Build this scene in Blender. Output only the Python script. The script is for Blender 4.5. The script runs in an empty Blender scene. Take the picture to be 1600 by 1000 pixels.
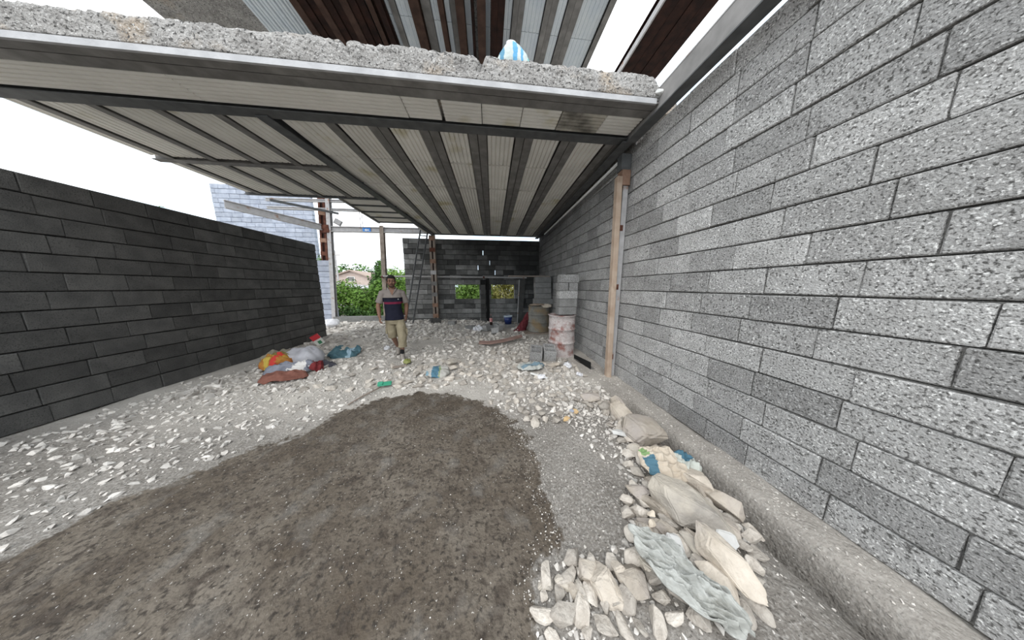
import bpy, bmesh, math, random
import numpy as np
from mathutils import Vector, Matrix, noise as mnoise, Euler

SC = bpy.context.scene
COL = SC.collection
random.seed(7)
RNG = np.random.default_rng(7)
PI = math.pi

# ------------------------------------------------------------------ camera
FPX, CX, CY, VX, VY, EYE = 335.0, 800.0, 500.0, 762.0, 448.0, 1.6
_d = np.array([VX - CX, -(VY - CY), FPX]); _d /= np.linalg.norm(_d)
_th = math.atan2(CY - VY, FPX)
_z = np.array([0, math.cos(_th), -math.sin(_th)])
_x = -np.cross(_d, _z)
ROT = np.stack([_x, _d, _z])            # world axes seen from the camera (right, up, forward)
cam_d = bpy.data.cameras.new('camera'); cam = bpy.data.objects.new('camera', cam_d); COL.objects.link(cam)
cam_d.sensor_fit = 'HORIZONTAL'; cam_d.sensor_width = 36.0; cam_d.lens = 36.0 * FPX / 1600.0
cam_d.clip_start = 0.05; cam_d.clip_end = 500
_m = Matrix(((ROT[0][0], ROT[0][1], -ROT[0][2], 0), (ROT[1][0], ROT[1][1], -ROT[1][2], 0),
             (ROT[2][0], ROT[2][1], -ROT[2][2], EYE), (0, 0, 0, 1)))
cam.matrix_world = _m
SC.camera = cam

# ------------------------------------------------------------------ sky, exposure
SC.view_settings.view_transform = 'Standard'; SC.view_settings.look = 'None'
SC.view_settings.gamma = 1.0; SC.view_settings.use_curve_mapping = False
SC.view_settings.exposure = 0.0
SKY = 2.35
w = bpy.data.worlds.new('overcast_sky'); SC.world = w; w.use_nodes = True
nt = w.node_tree; nt.nodes.clear()
out = nt.nodes.new('ShaderNodeOutputWorld'); bg = nt.nodes.new('ShaderNodeBackground')
tc = nt.nodes.new('ShaderNodeTexCoord'); ns = nt.nodes.new('ShaderNodeTexNoise'); rp = nt.nodes.new('ShaderNodeValToRGB')
ns.inputs['Scale'].default_value = 2.2; ns.inputs['Detail'].default_value = 5
rp.color_ramp.elements[0].position = 0.36; rp.color_ramp.elements[0].color = (0.50, 0.66, 0.80, 1)
rp.color_ramp.elements[1].position = 0.56; rp.color_ramp.elements[1].color = (0.98, 0.99, 1.0, 1)
nt.links.new(tc.outputs['Generated'], ns.inputs['Vector']); nt.links.new(ns.outputs['Fac'], rp.inputs['Fac'])
nt.links.new(rp.outputs['Color'], bg.inputs['Color']); bg.inputs['Strength'].default_value = SKY
nt.links.new(bg.outputs['Background'], out.inputs['Surface'])
sun_d = bpy.data.lights.new('hazy_sun', 'SUN'); sun_d.energy = 1.3; sun_d.angle = math.radians(50); sun_d.color = (1.0, 0.96, 0.9)
sun = bpy.data.objects.new('hazy_sun', sun_d); COL.objects.link(sun)
sun.rotation_euler = Vector((0.35, 0.62, -0.75)).to_track_quat('-Z', 'Y').to_euler()
sun.location = (-4, -6, 12)

# ------------------------------------------------------------------ geometry helpers
def ray(x, y):
    return ROT @ np.array([x - CX, -(y - CY), FPX])
def G(x, y, z=0.0):
    r = ray(x, y); t = (z - EYE) / r[2]; return Vector((r[0] * t, r[1] * t, z))
def PY(x, y, Y):
    r = ray(x, y); t = Y / r[1]; return Vector((r[0] * t, Y, EYE + r[2] * t))
def PX(x, y, X):
    r = ray(x, y); t = X / r[0]; return Vector((X, r[1] * t, EYE + r[2] * t))
def ss(a, b, x):
    t = min(1, max(0, (x - a) / (b - a))); return t * t * (3 - 2 * t)

def new_mesh(name, V, F, m=None, smooth=False):
    me = bpy.data.meshes.new(name); me.from_pydata([tuple(v) for v in V], [], F); me.update()
    if m: me.materials.append(m)
    if smooth:
        for p in me.polygons: p.use_smooth = True
    return me
def link(name, me, parent=None, loc=None, rot=None, scale=None):
    o = bpy.data.objects.new(name, me); COL.objects.link(o)
    if parent: o.parent = parent
    if loc is not None: o.location = loc
    if rot is not None: o.rotation_euler = rot
    if scale is not None: o.scale = scale
    return o
def tag(o, label=None, cat=None, group=None, kind=None):
    if label: o['label'] = label
    if cat: o['category'] = cat
    if group: o['group'] = group
    if kind: o['kind'] = kind
    return o
def thing(name, label, cat, loc=(0, 0, 0), rz=0.0, group=None):
    o = bpy.data.objects.new(name, None); COL.objects.link(o); o.empty_display_size = 0.1
    o.location = loc; o.rotation_euler = (0, 0, rz)
    return tag(o, label, cat, group)

class MB:
    """collects simple solids and links them as one mesh object"""
    def __init__(s): s.V = []; s.F = []
    def add(s, V, F):
        n = len(s.V); s.V += [Vector(v) for v in V]; s.F += [tuple(i + n for i in f) for f in F]; return s
    def box(s, a, b, rot=None, piv=None):
        x0, y0, z0 = a; x1, y1, z1 = b
        V = [Vector(v) for v in ((x0, y0, z0), (x1, y0, z0), (x1, y1, z0), (x0, y1, z0), (x0, y0, z1), (x1, y0, z1), (x1, y1, z1), (x0, y1, z1))]
        if rot is not None:
            p = Vector(piv) if piv is not None else (Vector(a) + Vector(b)) / 2
            R = Euler(rot).to_matrix(); V = [R @ (v - p) + p for v in V]
        return s.add(V, [(0, 3, 2, 1), (4, 5, 6, 7), (0, 1, 5, 4), (1, 2, 6, 5), (2, 3, 7, 6), (3, 0, 4, 7)])
    def beam(s, a, b, w, h, up=(0, 0, 1)):
        a = Vector(a); b = Vector(b); d = (b - a).normalized(); sd = d.cross(Vector(up))
        if sd.length < 1e-4: sd = d.cross(Vector((0, 1, 0)))
        sd.normalize(); u = sd.cross(d).normalized()
        V = []
        for p in (a, b):
            for i, j in ((-1, -1), (1, -1), (1, 1), (-1, 1)): V.append(p + sd * (w / 2 * i) + u * (h / 2 * j))
        return s.add(V, [(3, 2, 1, 0), (4, 5, 6, 7), (0, 1, 5, 4), (1, 2, 6, 5), (2, 3, 7, 6), (3, 0, 4, 7)])
    def ibeam(s, a, b, w, h, t=0.012, tw=0.01):
        """a, b on the underside centre line"""
        a = Vector(a); b = Vector(b); z = Vector((0, 0, 1))
        s.beam(a + z * t / 2, b + z * t / 2, w, t); s.beam(a + z * (h - t / 2), b + z * (h - t / 2), w, t)
        return s.beam(a + z * h / 2, b + z * h / 2, tw, h - 2 * t)
    def tube(s, pts, r, n=8, cap=True):
        pts = [Vector(p) for p in pts]; rs = r if isinstance(r, (list, tuple)) else [r] * len(pts)
        V = []; F = []; ref = None
        for i, p in enumerate(pts):
            d = (pts[min(i + 1, len(pts) - 1)] - pts[max(i - 1, 0)]).normalized()
            if ref is None: ref = d.orthogonal().normalized()
            ref = (ref - d * ref.dot(d)).normalized(); q = d.cross(ref)
            for k in range(n):
                a = 2 * PI * k / n; V.append(p + (ref * math.cos(a) + q * math.sin(a)) * rs[i])
        for i in range(len(pts) - 1):
            for k in range(n):
                F.append((i * n + k, i * n + (k + 1) % n, (i + 1) * n + (k + 1) % n, (i + 1) * n + k))
        if cap: F.append(tuple(reversed(range(n)))); F.append(tuple((len(pts) - 1) * n + k for k in range(n)))
        return s.add(V, F)
    def lathe(s, prof, n=28, c=(0, 0, 0)):
        V = []; F = []; m = len(prof)
        for k in range(n):
            a = 2 * PI * k / n
            for r, z in prof: V.append((c[0] + r * math.cos(a), c[1] + r * math.sin(a), c[2] + z))
        for k in range(n):
            for j in range(m - 1):
                F.append((k * m + j, ((k + 1) % n) * m + j, ((k + 1) % n) * m + j + 1, k * m + j + 1))
        return s.add(V, F)
    def ring_loft(s, rings, n=20, cap=True):
        """rings: (centre, rx, ry, tilt about x)"""
        V = []; F = []
        for c, rx, ry, *t in rings:
            R = Euler((t[0] if t else 0, t[1] if len(t) > 1 else 0, 0)).to_matrix()
            for k in range(n):
                a = 2 * PI * k / n; V.append(Vector(c) + R @ Vector((rx * math.cos(a), ry * math.sin(a), 0)))
        for i in range(len(rings) - 1):
            for k in range(n):
                F.append((i * n + k, i * n + (k + 1) % n, (i + 1) * n + (k + 1) % n, (i + 1) * n + k))
        if cap: F.append(tuple(reversed(range(n)))); F.append(tuple((len(rings) - 1) * n + k for k in range(n)))
        return s.add(V, F)
    def sphere(s, c, r, seg=14, rings=9, rot=None):
        rx, ry, rz = r if isinstance(r, (tuple, list)) else (r, r, r)
        R = Euler(rot).to_matrix() if rot is not None else Matrix.Identity(3)
        V = [Vector(c) + R @ Vector((0, 0, -rz))]; F = []
        for j in range(1, rings):
            p = -PI / 2 + PI * j / rings
            for k in range(seg):
                a = 2 * PI * k / seg
                V.append(Vector(c) + R @ Vector((rx * math.cos(p) * math.cos(a), ry * math.cos(p) * math.sin(a), rz * math.sin(p))))
        V.append(Vector(c) + R @ Vector((0, 0, rz))); e = len(V) - 1
        for k in range(seg):
            F.append((0, 1 + (k + 1) % seg, 1 + k)); b = 1 + (rings - 2) * seg
            F.append((e, b + k, b + (k + 1) % seg))
        for j in range(rings - 2):
            for k in range(seg):
                F.append((1 + j * seg + k, 1 + j * seg + (k + 1) % seg, 1 + (j + 1) * seg + (k + 1) % seg, 1 + (j + 1) * seg + k))
        return s.add(V, F)
    def cone(s, a, b, ra, rb, n=12):
        """round cone from a to b"""
        a = Vector(a); b = Vector(b); d = b - a
        pts = [a - d.normalized() * ra * .7, a, a + d * .33, a + d * .66, b, b + d.normalized() * rb * .7]
        return s.tube(pts, [ra * .6, ra, ra + (rb - ra) * .33, ra + (rb - ra) * .66, rb, rb * .6], n)
    def mesh(s, name, m=None, smooth=False): return new_mesh(name, s.V, s.F, m, smooth)
    def build(s, name, m, parent=None, loc=None, rot=None, smooth=False):
        return link(name, s.mesh(name, m, smooth), parent, loc, rot)

def bevelled(me, w=0.005, seg=1):
    bm = bmesh.new(); bm.from_mesh(me)
    bmesh.ops.bevel(bm, geom=[e for e in bm.edges if e.is_manifold and e.calc_face_angle(0) > 0.6], offset=w, segments=seg, affect='EDGES', profile=0.6)
    bm.to_mesh(me); bm.free(); me.update(); return me

# ------------------------------------------------------------------ materials
def mat(name, c1, c2=None, scale=6.0, rough=0.9, bump=0.0, bscale=40.0, detail=4.0, rnd=0.0, tone=False, metallic=0.0, spec=0.3, c3=None, s3=1.5, f3=0.5, w3=.08, speck=None, bdist=0.01, darken=False):
    """noise blend of two colours; rnd: brightness varies from object to object; c3: a third colour in large patches; speck: fine grain colour"""
    m = bpy.data.materials.new(name); m.use_nodes = True; t = m.node_tree; n = t.nodes; L = t.links
    b = n['Principled BSDF']; b.inputs['Roughness'].default_value = rough; b.inputs['Metallic'].default_value = metallic
    b.inputs['Specular IOR Level'].default_value = spec
    co = n.new('ShaderNodeTexCoord')
    oi = n.new('ShaderNodeObjectInfo')
    vec = n.new('ShaderNodeVectorMath'); vec.operation = 'ADD'
    sc = n.new('ShaderNodeVectorMath'); sc.operation = 'SCALE'; sc.inputs['Scale'].default_value = 1.0
    mul = n.new('ShaderNodeMath'); mul.operation = 'MULTIPLY'; mul.inputs[1].default_value = 37.0
    L.new(oi.outputs['Random'], mul.inputs[0]); L.new(co.outputs['Object'], vec.inputs[0]); L.new(mul.outputs[0], vec.inputs[1])
    v = vec.outputs[0]
    no = n.new('ShaderNodeTexNoise'); no.inputs['Scale'].default_value = scale; no.inputs['Detail'].default_value = detail; L.new(v, no.inputs['Vector'])
    r = n.new('ShaderNodeValToRGB'); r.color_ramp.elements[0].position = .32; r.color_ramp.elements[1].position = .68
    r.color_ramp.elements[0].color = (*c1, 1); r.color_ramp.elements[1].color = (*(c2 or c1), 1)
    L.new(no.outputs['Fac'], r.inputs['Fac']); cur = r.outputs['Color']
    def mix(fac, a, bcol, mode='MIX'):
        x = n.new('ShaderNodeMix'); x.data_type = 'RGBA'; x.blend_type = mode
        if isinstance(fac, float): x.inputs[0].default_value = fac
        else: L.new(fac, x.inputs[0])
        L.new(a, x.inputs[6])
        if isinstance(bcol, tuple): x.inputs[7].default_value = (*bcol, 1)
        else: L.new(bcol, x.inputs[7])
        return x.outputs[2]
    if c3:
        n3 = n.new('ShaderNodeTexNoise'); n3.inputs['Scale'].default_value = s3; n3.inputs['Detail'].default_value = 5; L.new(v, n3.inputs['Vector'])
        r3 = n.new('ShaderNodeMapRange'); r3.inputs[1].default_value = f3 - w3; r3.inputs[2].default_value = f3 + w3; L.new(n3.outputs['Fac'], r3.inputs[0])
        cur = mix(r3.outputs[0], cur, c3)
    if speck:
        for (scol, ssc, lo, hi) in speck:
            vo = n.new('ShaderNodeTexNoise'); vo.inputs['Scale'].default_value = ssc; vo.inputs['Detail'].default_value = 2; L.new(v, vo.inputs['Vector'])
            mr = n.new('ShaderNodeMapRange'); mr.inputs[1].default_value = lo; mr.inputs[2].default_value = hi; L.new(vo.outputs['Fac'], mr.inputs[0])
            cur = mix(mr.outputs[0], cur, scol)
    if rnd > 0 or tone:
        mr = n.new('ShaderNodeMapRange'); mr.inputs[3].default_value = 1 - rnd; mr.inputs[4].default_value = 1 + rnd
        if tone:
            at = n.new('ShaderNodeAttribute'); at.attribute_name = 'tone'; L.new(at.outputs['Fac'], mr.inputs[0])
        else: L.new(oi.outputs['Random'], mr.inputs[0])
        hs = n.new('ShaderNodeHueSaturation'); L.new(mr.outputs[0], hs.inputs['Value']); L.new(cur, hs.inputs['Color']); cur = hs.outputs['Color']
    if darken:        # smoke stain rising on the far wall, widest near its top
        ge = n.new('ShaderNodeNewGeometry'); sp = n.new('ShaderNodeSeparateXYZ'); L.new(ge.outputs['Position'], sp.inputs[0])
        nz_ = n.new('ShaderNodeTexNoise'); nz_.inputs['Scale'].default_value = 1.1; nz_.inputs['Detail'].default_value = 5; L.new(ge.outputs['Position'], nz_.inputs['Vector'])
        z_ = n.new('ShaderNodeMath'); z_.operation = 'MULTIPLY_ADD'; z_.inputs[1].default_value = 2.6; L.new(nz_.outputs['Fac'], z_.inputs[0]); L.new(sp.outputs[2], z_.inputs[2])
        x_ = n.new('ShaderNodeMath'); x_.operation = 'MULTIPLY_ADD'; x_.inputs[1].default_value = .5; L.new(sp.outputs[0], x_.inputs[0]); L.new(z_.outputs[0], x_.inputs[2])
        if darken == 'rear':  # right wall variant: darker with distance and height
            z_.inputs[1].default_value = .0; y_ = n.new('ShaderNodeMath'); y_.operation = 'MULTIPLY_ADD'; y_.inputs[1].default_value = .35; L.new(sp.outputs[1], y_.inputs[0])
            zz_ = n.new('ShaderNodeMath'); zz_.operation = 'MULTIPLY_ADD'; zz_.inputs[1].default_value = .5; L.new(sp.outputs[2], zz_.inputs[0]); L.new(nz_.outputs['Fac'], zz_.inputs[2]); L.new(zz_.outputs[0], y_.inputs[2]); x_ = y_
        mr_ = n.new('ShaderNodeMapRange'); mr_.inputs[1].default_value = 3.2 if darken == 'rear' else 2.6; mr_.inputs[2].default_value = 5.3 if darken == 'rear' else 4.6; mr_.inputs[4].default_value = .85; L.new(x_.outputs[0], mr_.inputs[0])
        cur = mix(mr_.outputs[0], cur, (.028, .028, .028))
    L.new(cur, b.inputs['Base Color'])
    if bump > 0:
        nb = n.new('ShaderNodeTexNoise'); nb.inputs['Scale'].default_value = bscale; nb.inputs['Detail'].default_value = 4; L.new(v, nb.inputs['Vector'])
        bp = n.new('ShaderNodeBump'); bp.inputs['Strength'].default_value = bump; bp.inputs['Distance'].default_value = bdist
        L.new(nb.outputs['Fac'], bp.inputs['Height']); L.new(bp.outputs['Normal'], b.inputs['Normal'])
    m['mix'] = 1
    return m

M = {}
M['block'] = mat('block_grey', (.315, .31, .303), (.42, .415, .408), 7, .95, 1.0, 90, rnd=.24, spec=.15, speck=[((.10, .098, .094), 75, .53, .66), ((.74, .735, .72), 85, .58, .70)])
M['block_rear'] = mat('block_rear_darkened', (.315, .31, .303), (.42, .415, .408), 7, .95, 1.0, 90, rnd=.24, spec=.15, speck=[((.10, .098, .094), 75, .53, .66), ((.70, .695, .68), 85, .60, .70)], darken='rear')  # rear right wall blocks, darker towards the far end and the top
M['block_soot'] = mat('block_sooty', (.15, .15, .147), (.24, .238, .23), 5, .95, .6, 90, rnd=.62, spec=.15, speck=[((.07, .07, .068), 110, .54, .70)], darken=True)
M['block_dark'] = mat('block_dark_grey', (.07, .069, .067), (.105, .103, .098), 5, .95, .6, 90, rnd=.25, spec=.15, speck=[((.045, .045, .044), 100, .54, .70)])  # dark grey blocks; roof shade on the left wall is put into this colour
M['block_pale'] = mat('block_pale', (.30, .33, .40), (.42, .45, .52), 5, .95, .5, 60, rnd=.12, spec=.15)
M['mortar'] = mat('mortar', (.16, .155, .145), (.25, .245, .235), 20, .97, .8, 120, spec=.1)
M['mortar_soot'] = mat('mortar_sooty_shaded', (.035, .035, .034), (.06, .06, .058), 20, .97, .6, 120, spec=.1)  # sooty joints of the back wall; painted shade on the left wall
M['mortar_pale'] = mat('mortar_pale', (.18, .19, .22), (.25, .26, .29), 20, .97, .6, 120, spec=.1)
M['concrete'] = mat('raw_concrete', (.265, .254, .243), (.43, .415, .40), 5, .95, 1.0, 34, detail=8, spec=.15, c3=(.40, .34, .28), s3=2.2, f3=.62, w3=.06, bdist=.04, speck=[((.09, .087, .084), 38, .56, .66), ((.60, .59, .57), 60, .58, .70)])
M['concrete_sill'] = mat('sill_concrete', (.16, .16, .155), (.22, .22, .21), 8, .95, .5, 60)
M['infill'] = mat('infill_foam', (.78, .76, .71), (.88, .86, .81), 3, .9, .2, 60, rnd=.06, spec=.15, c3=(.60, .55, .38), s3=1.6, f3=.66, w3=.06)
M['infill_worn'] = mat('infill_weathered', (.45, .42, .36), (.60, .57, .50), 5, .9, .4, 50, spec=.15, c3=(.17, .16, .14), s3=3.0, f3=.55, w3=.1)
M['infill_blue'] = mat('infill_pale_blue', (.62, .68, .74), (.72, .77, .80), 3, .9, .2, 60, rnd=.06, spec=.15)
M['steel'] = mat('steel_mill_scale', (.155, .148, .14), (.215, .207, .198), 9, .6, .15, 60, spec=.35, c3=(.29, .28, .265), s3=3, f3=.62, w3=.1)
M['steel_dark'] = mat('steel_dark', (.075, .078, .08), (.115, .118, .12), 9, .6, .15, 60, spec=.35)
M['steel_pale'] = mat('steel_grey_paint', (.36, .35, .35), (.46, .45, .45), 9, .6, .1, 60, spec=.35, c3=(.30, .19, .14), s3=5, f3=.66, w3=.05)
M['steel_mid'] = mat('steel_mid_grey', (.20, .195, .19), (.29, .28, .272), 6, .7, .15, 40, spec=.3)
M['rust'] = mat('rusty_steel', (.07, .026, .018), (.15, .062, .042), 9, .85, .4, 60, spec=.2)
M['rust_dark'] = mat('rust_dark', (.014, .007, .006), (.040, .017, .012), 6, .8, .3, 50, spec=.2)
M['rust_mid'] = mat('rust_brown', (.045, .026, .020), (.085, .050, .038), 7, .85, .3, 50, spec=.2)
M['rust_light'] = mat('rust_orange', (.21, .12, .08), (.32, .205, .15), 9, .85, .3, 60, spec=.2)
M['timber'] = mat('sawn_timber', (.37, .275, .205), (.49, .39, .31), 5, .8, .3, 60, spec=.2, c3=(.29, .20, .145), s3=4, f3=.62)
M['timber_grey'] = mat('weathered_timber', (.22, .18, .15), (.33, .28, .24), 7, .85, .4, 60, spec=.2)
M['timber_pink'] = mat('stained_timber', (.24, .155, .13), (.33, .22, .19), 7, .85, .4, 60, spec=.2)
M['rock'] = mat('limestone', (.36, .315, .262), (.52, .465, .40), 9, .92, .8, 45, detail=6, rnd=.2, spec=.15, c3=(.40, .36, .33), s3=3, f3=.6, bdist=.012)
M['rock_loose'] = mat('loose_stone', (.37, .332, .29), (.53, .487, .435), 2.5, .93, .35, 7, detail=5, rnd=.28, spec=.12, bdist=.05)
M['rock_grey'] = mat('grey_boulder', (.27, .25, .225), (.46, .42, .37), 7, .92, .8, 40, detail=6, rnd=.1, spec=.15, c3=(.52, .47, .40), s3=3, f3=.55, bdist=.012)
M['rubble'] = mat('rubble_mix', (.47, .438, .402), (.63, .60, .562), 14, .95, .5, 60, tone=True, rnd=.30, spec=.12)
M['white'] = mat('white_lump', (.72, .72, .70), (.80, .80, .78), 8, .9, .4, 40)
M['chalk'] = mat('chalk', (.50, .495, .48), (.62, .615, .60), 10, .9, .6, 40)
M['black'] = mat('black_gap', (.012, .012, .012), None, 8, .9)
M['paper'] = mat('paper', (.60, .52, .42), (.70, .62, .52), 5, .85, .3, 30)

def attr_print(name, base, regions, rough=.8, bump=.7, bscale=13):
    """flat print: regions = (colour, axis, lo, hi, axis2, lo2, hi2, softness) boxes in object space over a base of two colours"""
    m = mat(name, base[0], base[1], 6, rough, bump, bscale, spec=.2, bdist=.03); t = m.node_tree; n = t.nodes; L = t.links
    b = n['Principled BSDF']; cur = b.inputs['Base Color'].links[0].from_socket
    co = n.new('ShaderNodeTexCoord'); sep = n.new('ShaderNodeSeparateXYZ'); 
    wob = n.new('ShaderNodeTexNoise'); wob.inputs['Scale'].default_value = 18; L.new(co.outputs['Object'], wob.inputs['Vector'])
    L.new(co.outputs['Object'], sep.inputs[0])
    for (c, ax, lo, hi, ax2, lo2, hi2, wb) in regions:
        prod = None
        for a, l, h in ((ax, lo, hi), (ax2, lo2, hi2)):
            if a is None: continue
            src = sep.outputs[a]
            ad = n.new('ShaderNodeMath'); ad.operation = 'MULTIPLY_ADD'; ad.inputs[1].default_value = wb; L.new(wob.outputs['Fac'], ad.inputs[0]); L.new(src, ad.inputs[2])
            cm = n.new('ShaderNodeMath'); cm.operation = 'COMPARE'; cm.inputs[1].default_value = (l + h) / 2 + wb * .5; cm.inputs[2].default_value = (h - l) / 2; L.new(ad.outputs[0], cm.inputs[0])
            if prod is None: prod = cm.outputs[0]
            else:
                mm = n.new('ShaderNodeMath'); mm.operation = 'MULTIPLY'; L.new(prod, mm.inputs[0]); L.new(cm.outputs[0], mm.inputs[1]); prod = mm.outputs[0]
        x = n.new('ShaderNodeMix'); x.data_type = 'RGBA'; L.new(prod, x.inputs[0]); L.new(cur, x.inputs[6]); x.inputs[7].default_value = (*c, 1); cur = x.outputs[2]
    L.new(cur, b.inputs['Base Color'])
    return m

# ------------------------------------------------------------------ ground
WET = [(-1.92, 2.77), (-1.54, 3.13), (-1.1, 3.2), (-.63, 3.13), (-.18, 2.95), (.10, 2.62), (.27, 2.39), (.45, 1.85), (.40, 1.55), (.44, 1.32), (.49, 1.12), (.27, 1.0), (.2, .84), (.15, .3),
       (-2.7, .3), (-3.0, 1.3), (-2.7, 1.9), (-2.09, 2.36)]
WETA = np.array(WET)
def poly_sd(P):
    """signed distance to the wet patch (negative inside)"""
    d = np.full(len(P), 1e9); ins = np.zeros(len(P), bool); n = len(WETA)
    for i in range(n):
        a = WETA[i]; b = WETA[(i + 1) % n]; e = b - a; w_ = P - a
        t = np.clip((w_ @ e) / (e @ e), 0, 1); q = w_ - t[:, None] * e; d = np.minimum(d, np.hypot(q[:, 0], q[:, 1]))
        c = ((a[1] > P[:, 1]) != (b[1] > P[:, 1])) & (P[:, 0] < (b[0] - a[0]) * (P[:, 1] - a[1]) / (b[1] - a[1] + 1e-12) + a[0]); ins ^= c
    return np.where(ins, -d, d)
def sst(a, b, x):
    t = np.clip((x - a) / (b - a), 0, 1); return t * t * (3 - 2 * t)
def wob(x, y, f, s):
    return (np.sin(x * f + s) * np.cos(y * f * 1.13 + 2 * s) + np.sin(x * f * 1.9 + y * f * .7 + 3 * s) * .6 + np.sin(y * f * 2.3 - x * f * 1.2 + s * 5) * .4) / 2
def gz_arr(x, y):
    x = np.asarray(x, float); y = np.asarray(y, float)
    sd = poly_sd(np.stack([x.ravel(), y.ravel()], 1)).reshape(x.shape)
    rough = sst(.0, .5, sd)
    z = .16 * sst(6.8, 9.6, y) * sst(1.5, -2, x)
    z = z + rough * (.022 * wob(x, y, 3.1, 1.0) + .012 * wob(x, y, 8.3, 2.2)) + (1 - rough) * (.010 * wob(x, y, 3.3, .4) - .012)
    z = z + .004 * wob(x, y, 27, .7)
    run = sst(.1, .6, y) * (1 - sst(2.15, 2.9, y))
    z = z - .40 * run * np.exp(-(np.abs(x - 1.88) / .105) ** 3) - .05 * run * np.exp(-((x - 1.86) / .16) ** 2)
    z = z + .07 * sst(.45, .9, x) * (1 - sst(1.5, 1.75, x)) * (1 - sst(1.9, 2.6, y))
    z = z + .045 * np.exp(-(((x - 1.0) / 1.2) ** 2 + ((y - 3.6) / .8) ** 2)) + .04 * np.exp(-(((x + 2.7) / 1.3) ** 2 + ((y - 4.2) / .7) ** 2))
    return z
def gz(x, y): return float(gz_arr(np.array([x]), np.array([y]))[0])
def on(p, dz=0.0): return Vector((p[0], p[1], gz(p[0], p[1]) + dz))

def ground_material():
    m = bpy.data.materials.new('dusty_ground'); m.use_nodes = True; t = m.node_tree; n = t.nodes; L = t.links; b = n['Principled BSDF']
    co = n.new('ShaderNodeTexCoord'); V = co.outputs['Object']
    def noise(s, d=5, dist=0):
        x = n.new('ShaderNodeTexNoise'); x.inputs['Scale'].default_value = s; x.inputs['Detail'].default_value = d; x.inputs['Distortion'].default_value = dist; L.new(V, x.inputs['Vector']); return x.outputs['Fac']
    def rng(f, a, bb, c=0., d=1.):
        x = n.new('ShaderNodeMapRange'); x.inputs[1].default_value = a; x.inputs[2].default_value = bb; x.inputs[3].default_value = c; x.inputs[4].default_value = d; L.new(f, x.inputs[0]); return x.outputs[0]
    def mix(f, a, c):
        x = n.new('ShaderNodeMix'); x.data_type = 'RGBA'; L.new(f, x.inputs[0])
        for i, q in ((6, a), (7, c)):
            if isinstance(q, tuple): x.inputs[i].default_value = (*q, 1)
            else: L.new(q, x.inputs[i])
        return x.outputs[2]
    def math_(op, a, c):
        x = n.new('ShaderNodeMath'); x.operation = op
        for i, q in ((0, a), (1, c)):
            if isinstance(q, (int, float)): x.inputs[i].default_value = q
            else: L.new(q, x.inputs[i])
        return x.outputs[0]
    dry = mix(rng(noise(1.3), .35, .65), (.178, .162, .144), (.252, .234, .212))
    dry = mix(rng(noise(60, 3), .48, .66), dry, (.33, .312, .288))
    dry = mix(rng(noise(85, 3), .56, .68), dry, (.10, .09, .08))
    at2 = n.new('ShaderNodeAttribute'); at2.attribute_name = 'dust'
    dry = mix(math_('MULTIPLY', at2.outputs['Fac'], rng(noise(2.3, 6), .3, .7, .45, 1.0)), dry, (.52, .487, .445))
    mud = mix(rng(noise(1.6, 6, .4), .34, .66), (.082, .064, .047), (.158, .135, .110))
    mud = mix(rng(noise(9, 7, .6), .50, .70), mud, (.060, .047, .037))
    mud = mix(rng(noise(42, 6), .52, .66), mud, (.045, .037, .030))
    mud = mix(rng(noise(17, 8, .5), .56, .68, 0, .8), mud, (.050, .040, .032))
    mud = mix(rng(noise(4.5, 12, .2), .54, .70, 0, .5), mud, (.19, .176, .158))
    mud = mix(rng(noise(70, 2), .70, .74), mud, (.55, .52, .48))
    at = n.new('ShaderNodeAttribute'); at.attribute_name = 'wet'
    e = math_('ADD', at.outputs['Fac'], math_('MULTIPLY', rng(noise(4.5, 8), .25, .75, -1, 1), .13))
    e = math_('ADD', e, math_('MULTIPLY', rng(noise(26, 4), .25, .75, -1, 1), .06))
    wet = rng(e, .02, -.03)
    L.new(mix(wet, dry, mud), b.inputs['Base Color'])
    L.new(rng(wet, 0, 1, .95, .78), b.inputs['Roughness']); b.inputs['Specular IOR Level'].default_value = .25
    h = math_('ADD', math_('MULTIPLY', noise(38, 6), .6), math_('MULTIPLY', noise(9, 6), .9))
    bp = n.new('ShaderNodeBump'); bp.inputs['Strength'].default_value = .9; bp.inputs['Distance'].default_value = .025; L.new(h, bp.inputs['Height']); L.new(bp.outputs['Normal'], b.inputs['Normal'])
    return m
M['ground'] = ground_material()

def grid_mesh(name, xs, ys, m):
    X, Y = np.meshgrid(xs, ys); Z = gz_arr(X, Y); nx = len(xs); ny = len(ys)
    V = np.stack([X, Y, Z], -1).reshape(-1, 3)
    i = np.arange(nx * ny).reshape(ny, nx)
    F = np.stack([i[:-1, :-1], i[:-1, 1:], i[1:, 1:], i[1:, :-1]], -1).reshape(-1, 4)
    me = bpy.data.meshes.new(name); me.vertices.add(len(V)); me.vertices.foreach_set('co', V.ravel())
    me.loops.add(F.size); me.loops.foreach_set('vertex_index', F.ravel()); me.polygons.add(len(F))
    me.polygons.foreach_set('loop_start', np.arange(0, F.size, 4)); me.polygons.foreach_set('loop_total', np.full(len(F), 4)); me.update(calc_edges=True); me.validate()
    for p in me.polygons: p.use_smooth = True
    a = me.attributes.new('wet', 'FLOAT', 'POINT'); a.data.foreach_set('value', poly_sd(V[:, :2]).astype(np.float32)); d = me.attributes.new('dust', 'FLOAT', 'POINT'); d.data.foreach_set('value', (np.maximum(sst(2.1, 3.5, V[:, 1]) * (1 - sst(9, 12, V[:, 1])), .55 * sst(1.97, 2.04, V[:, 0]) * (V[:, 0] < 3))).astype(np.float32)); me.materials.append(m); return me
xs = np.concatenate([np.arange(-60, -8, 4), np.arange(-8, -3.4, .12), np.arange(-3.4, 2.2, .028), [2.2, 2.3, 2.45, 2.6], np.arange(3, 60, 4)])
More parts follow.
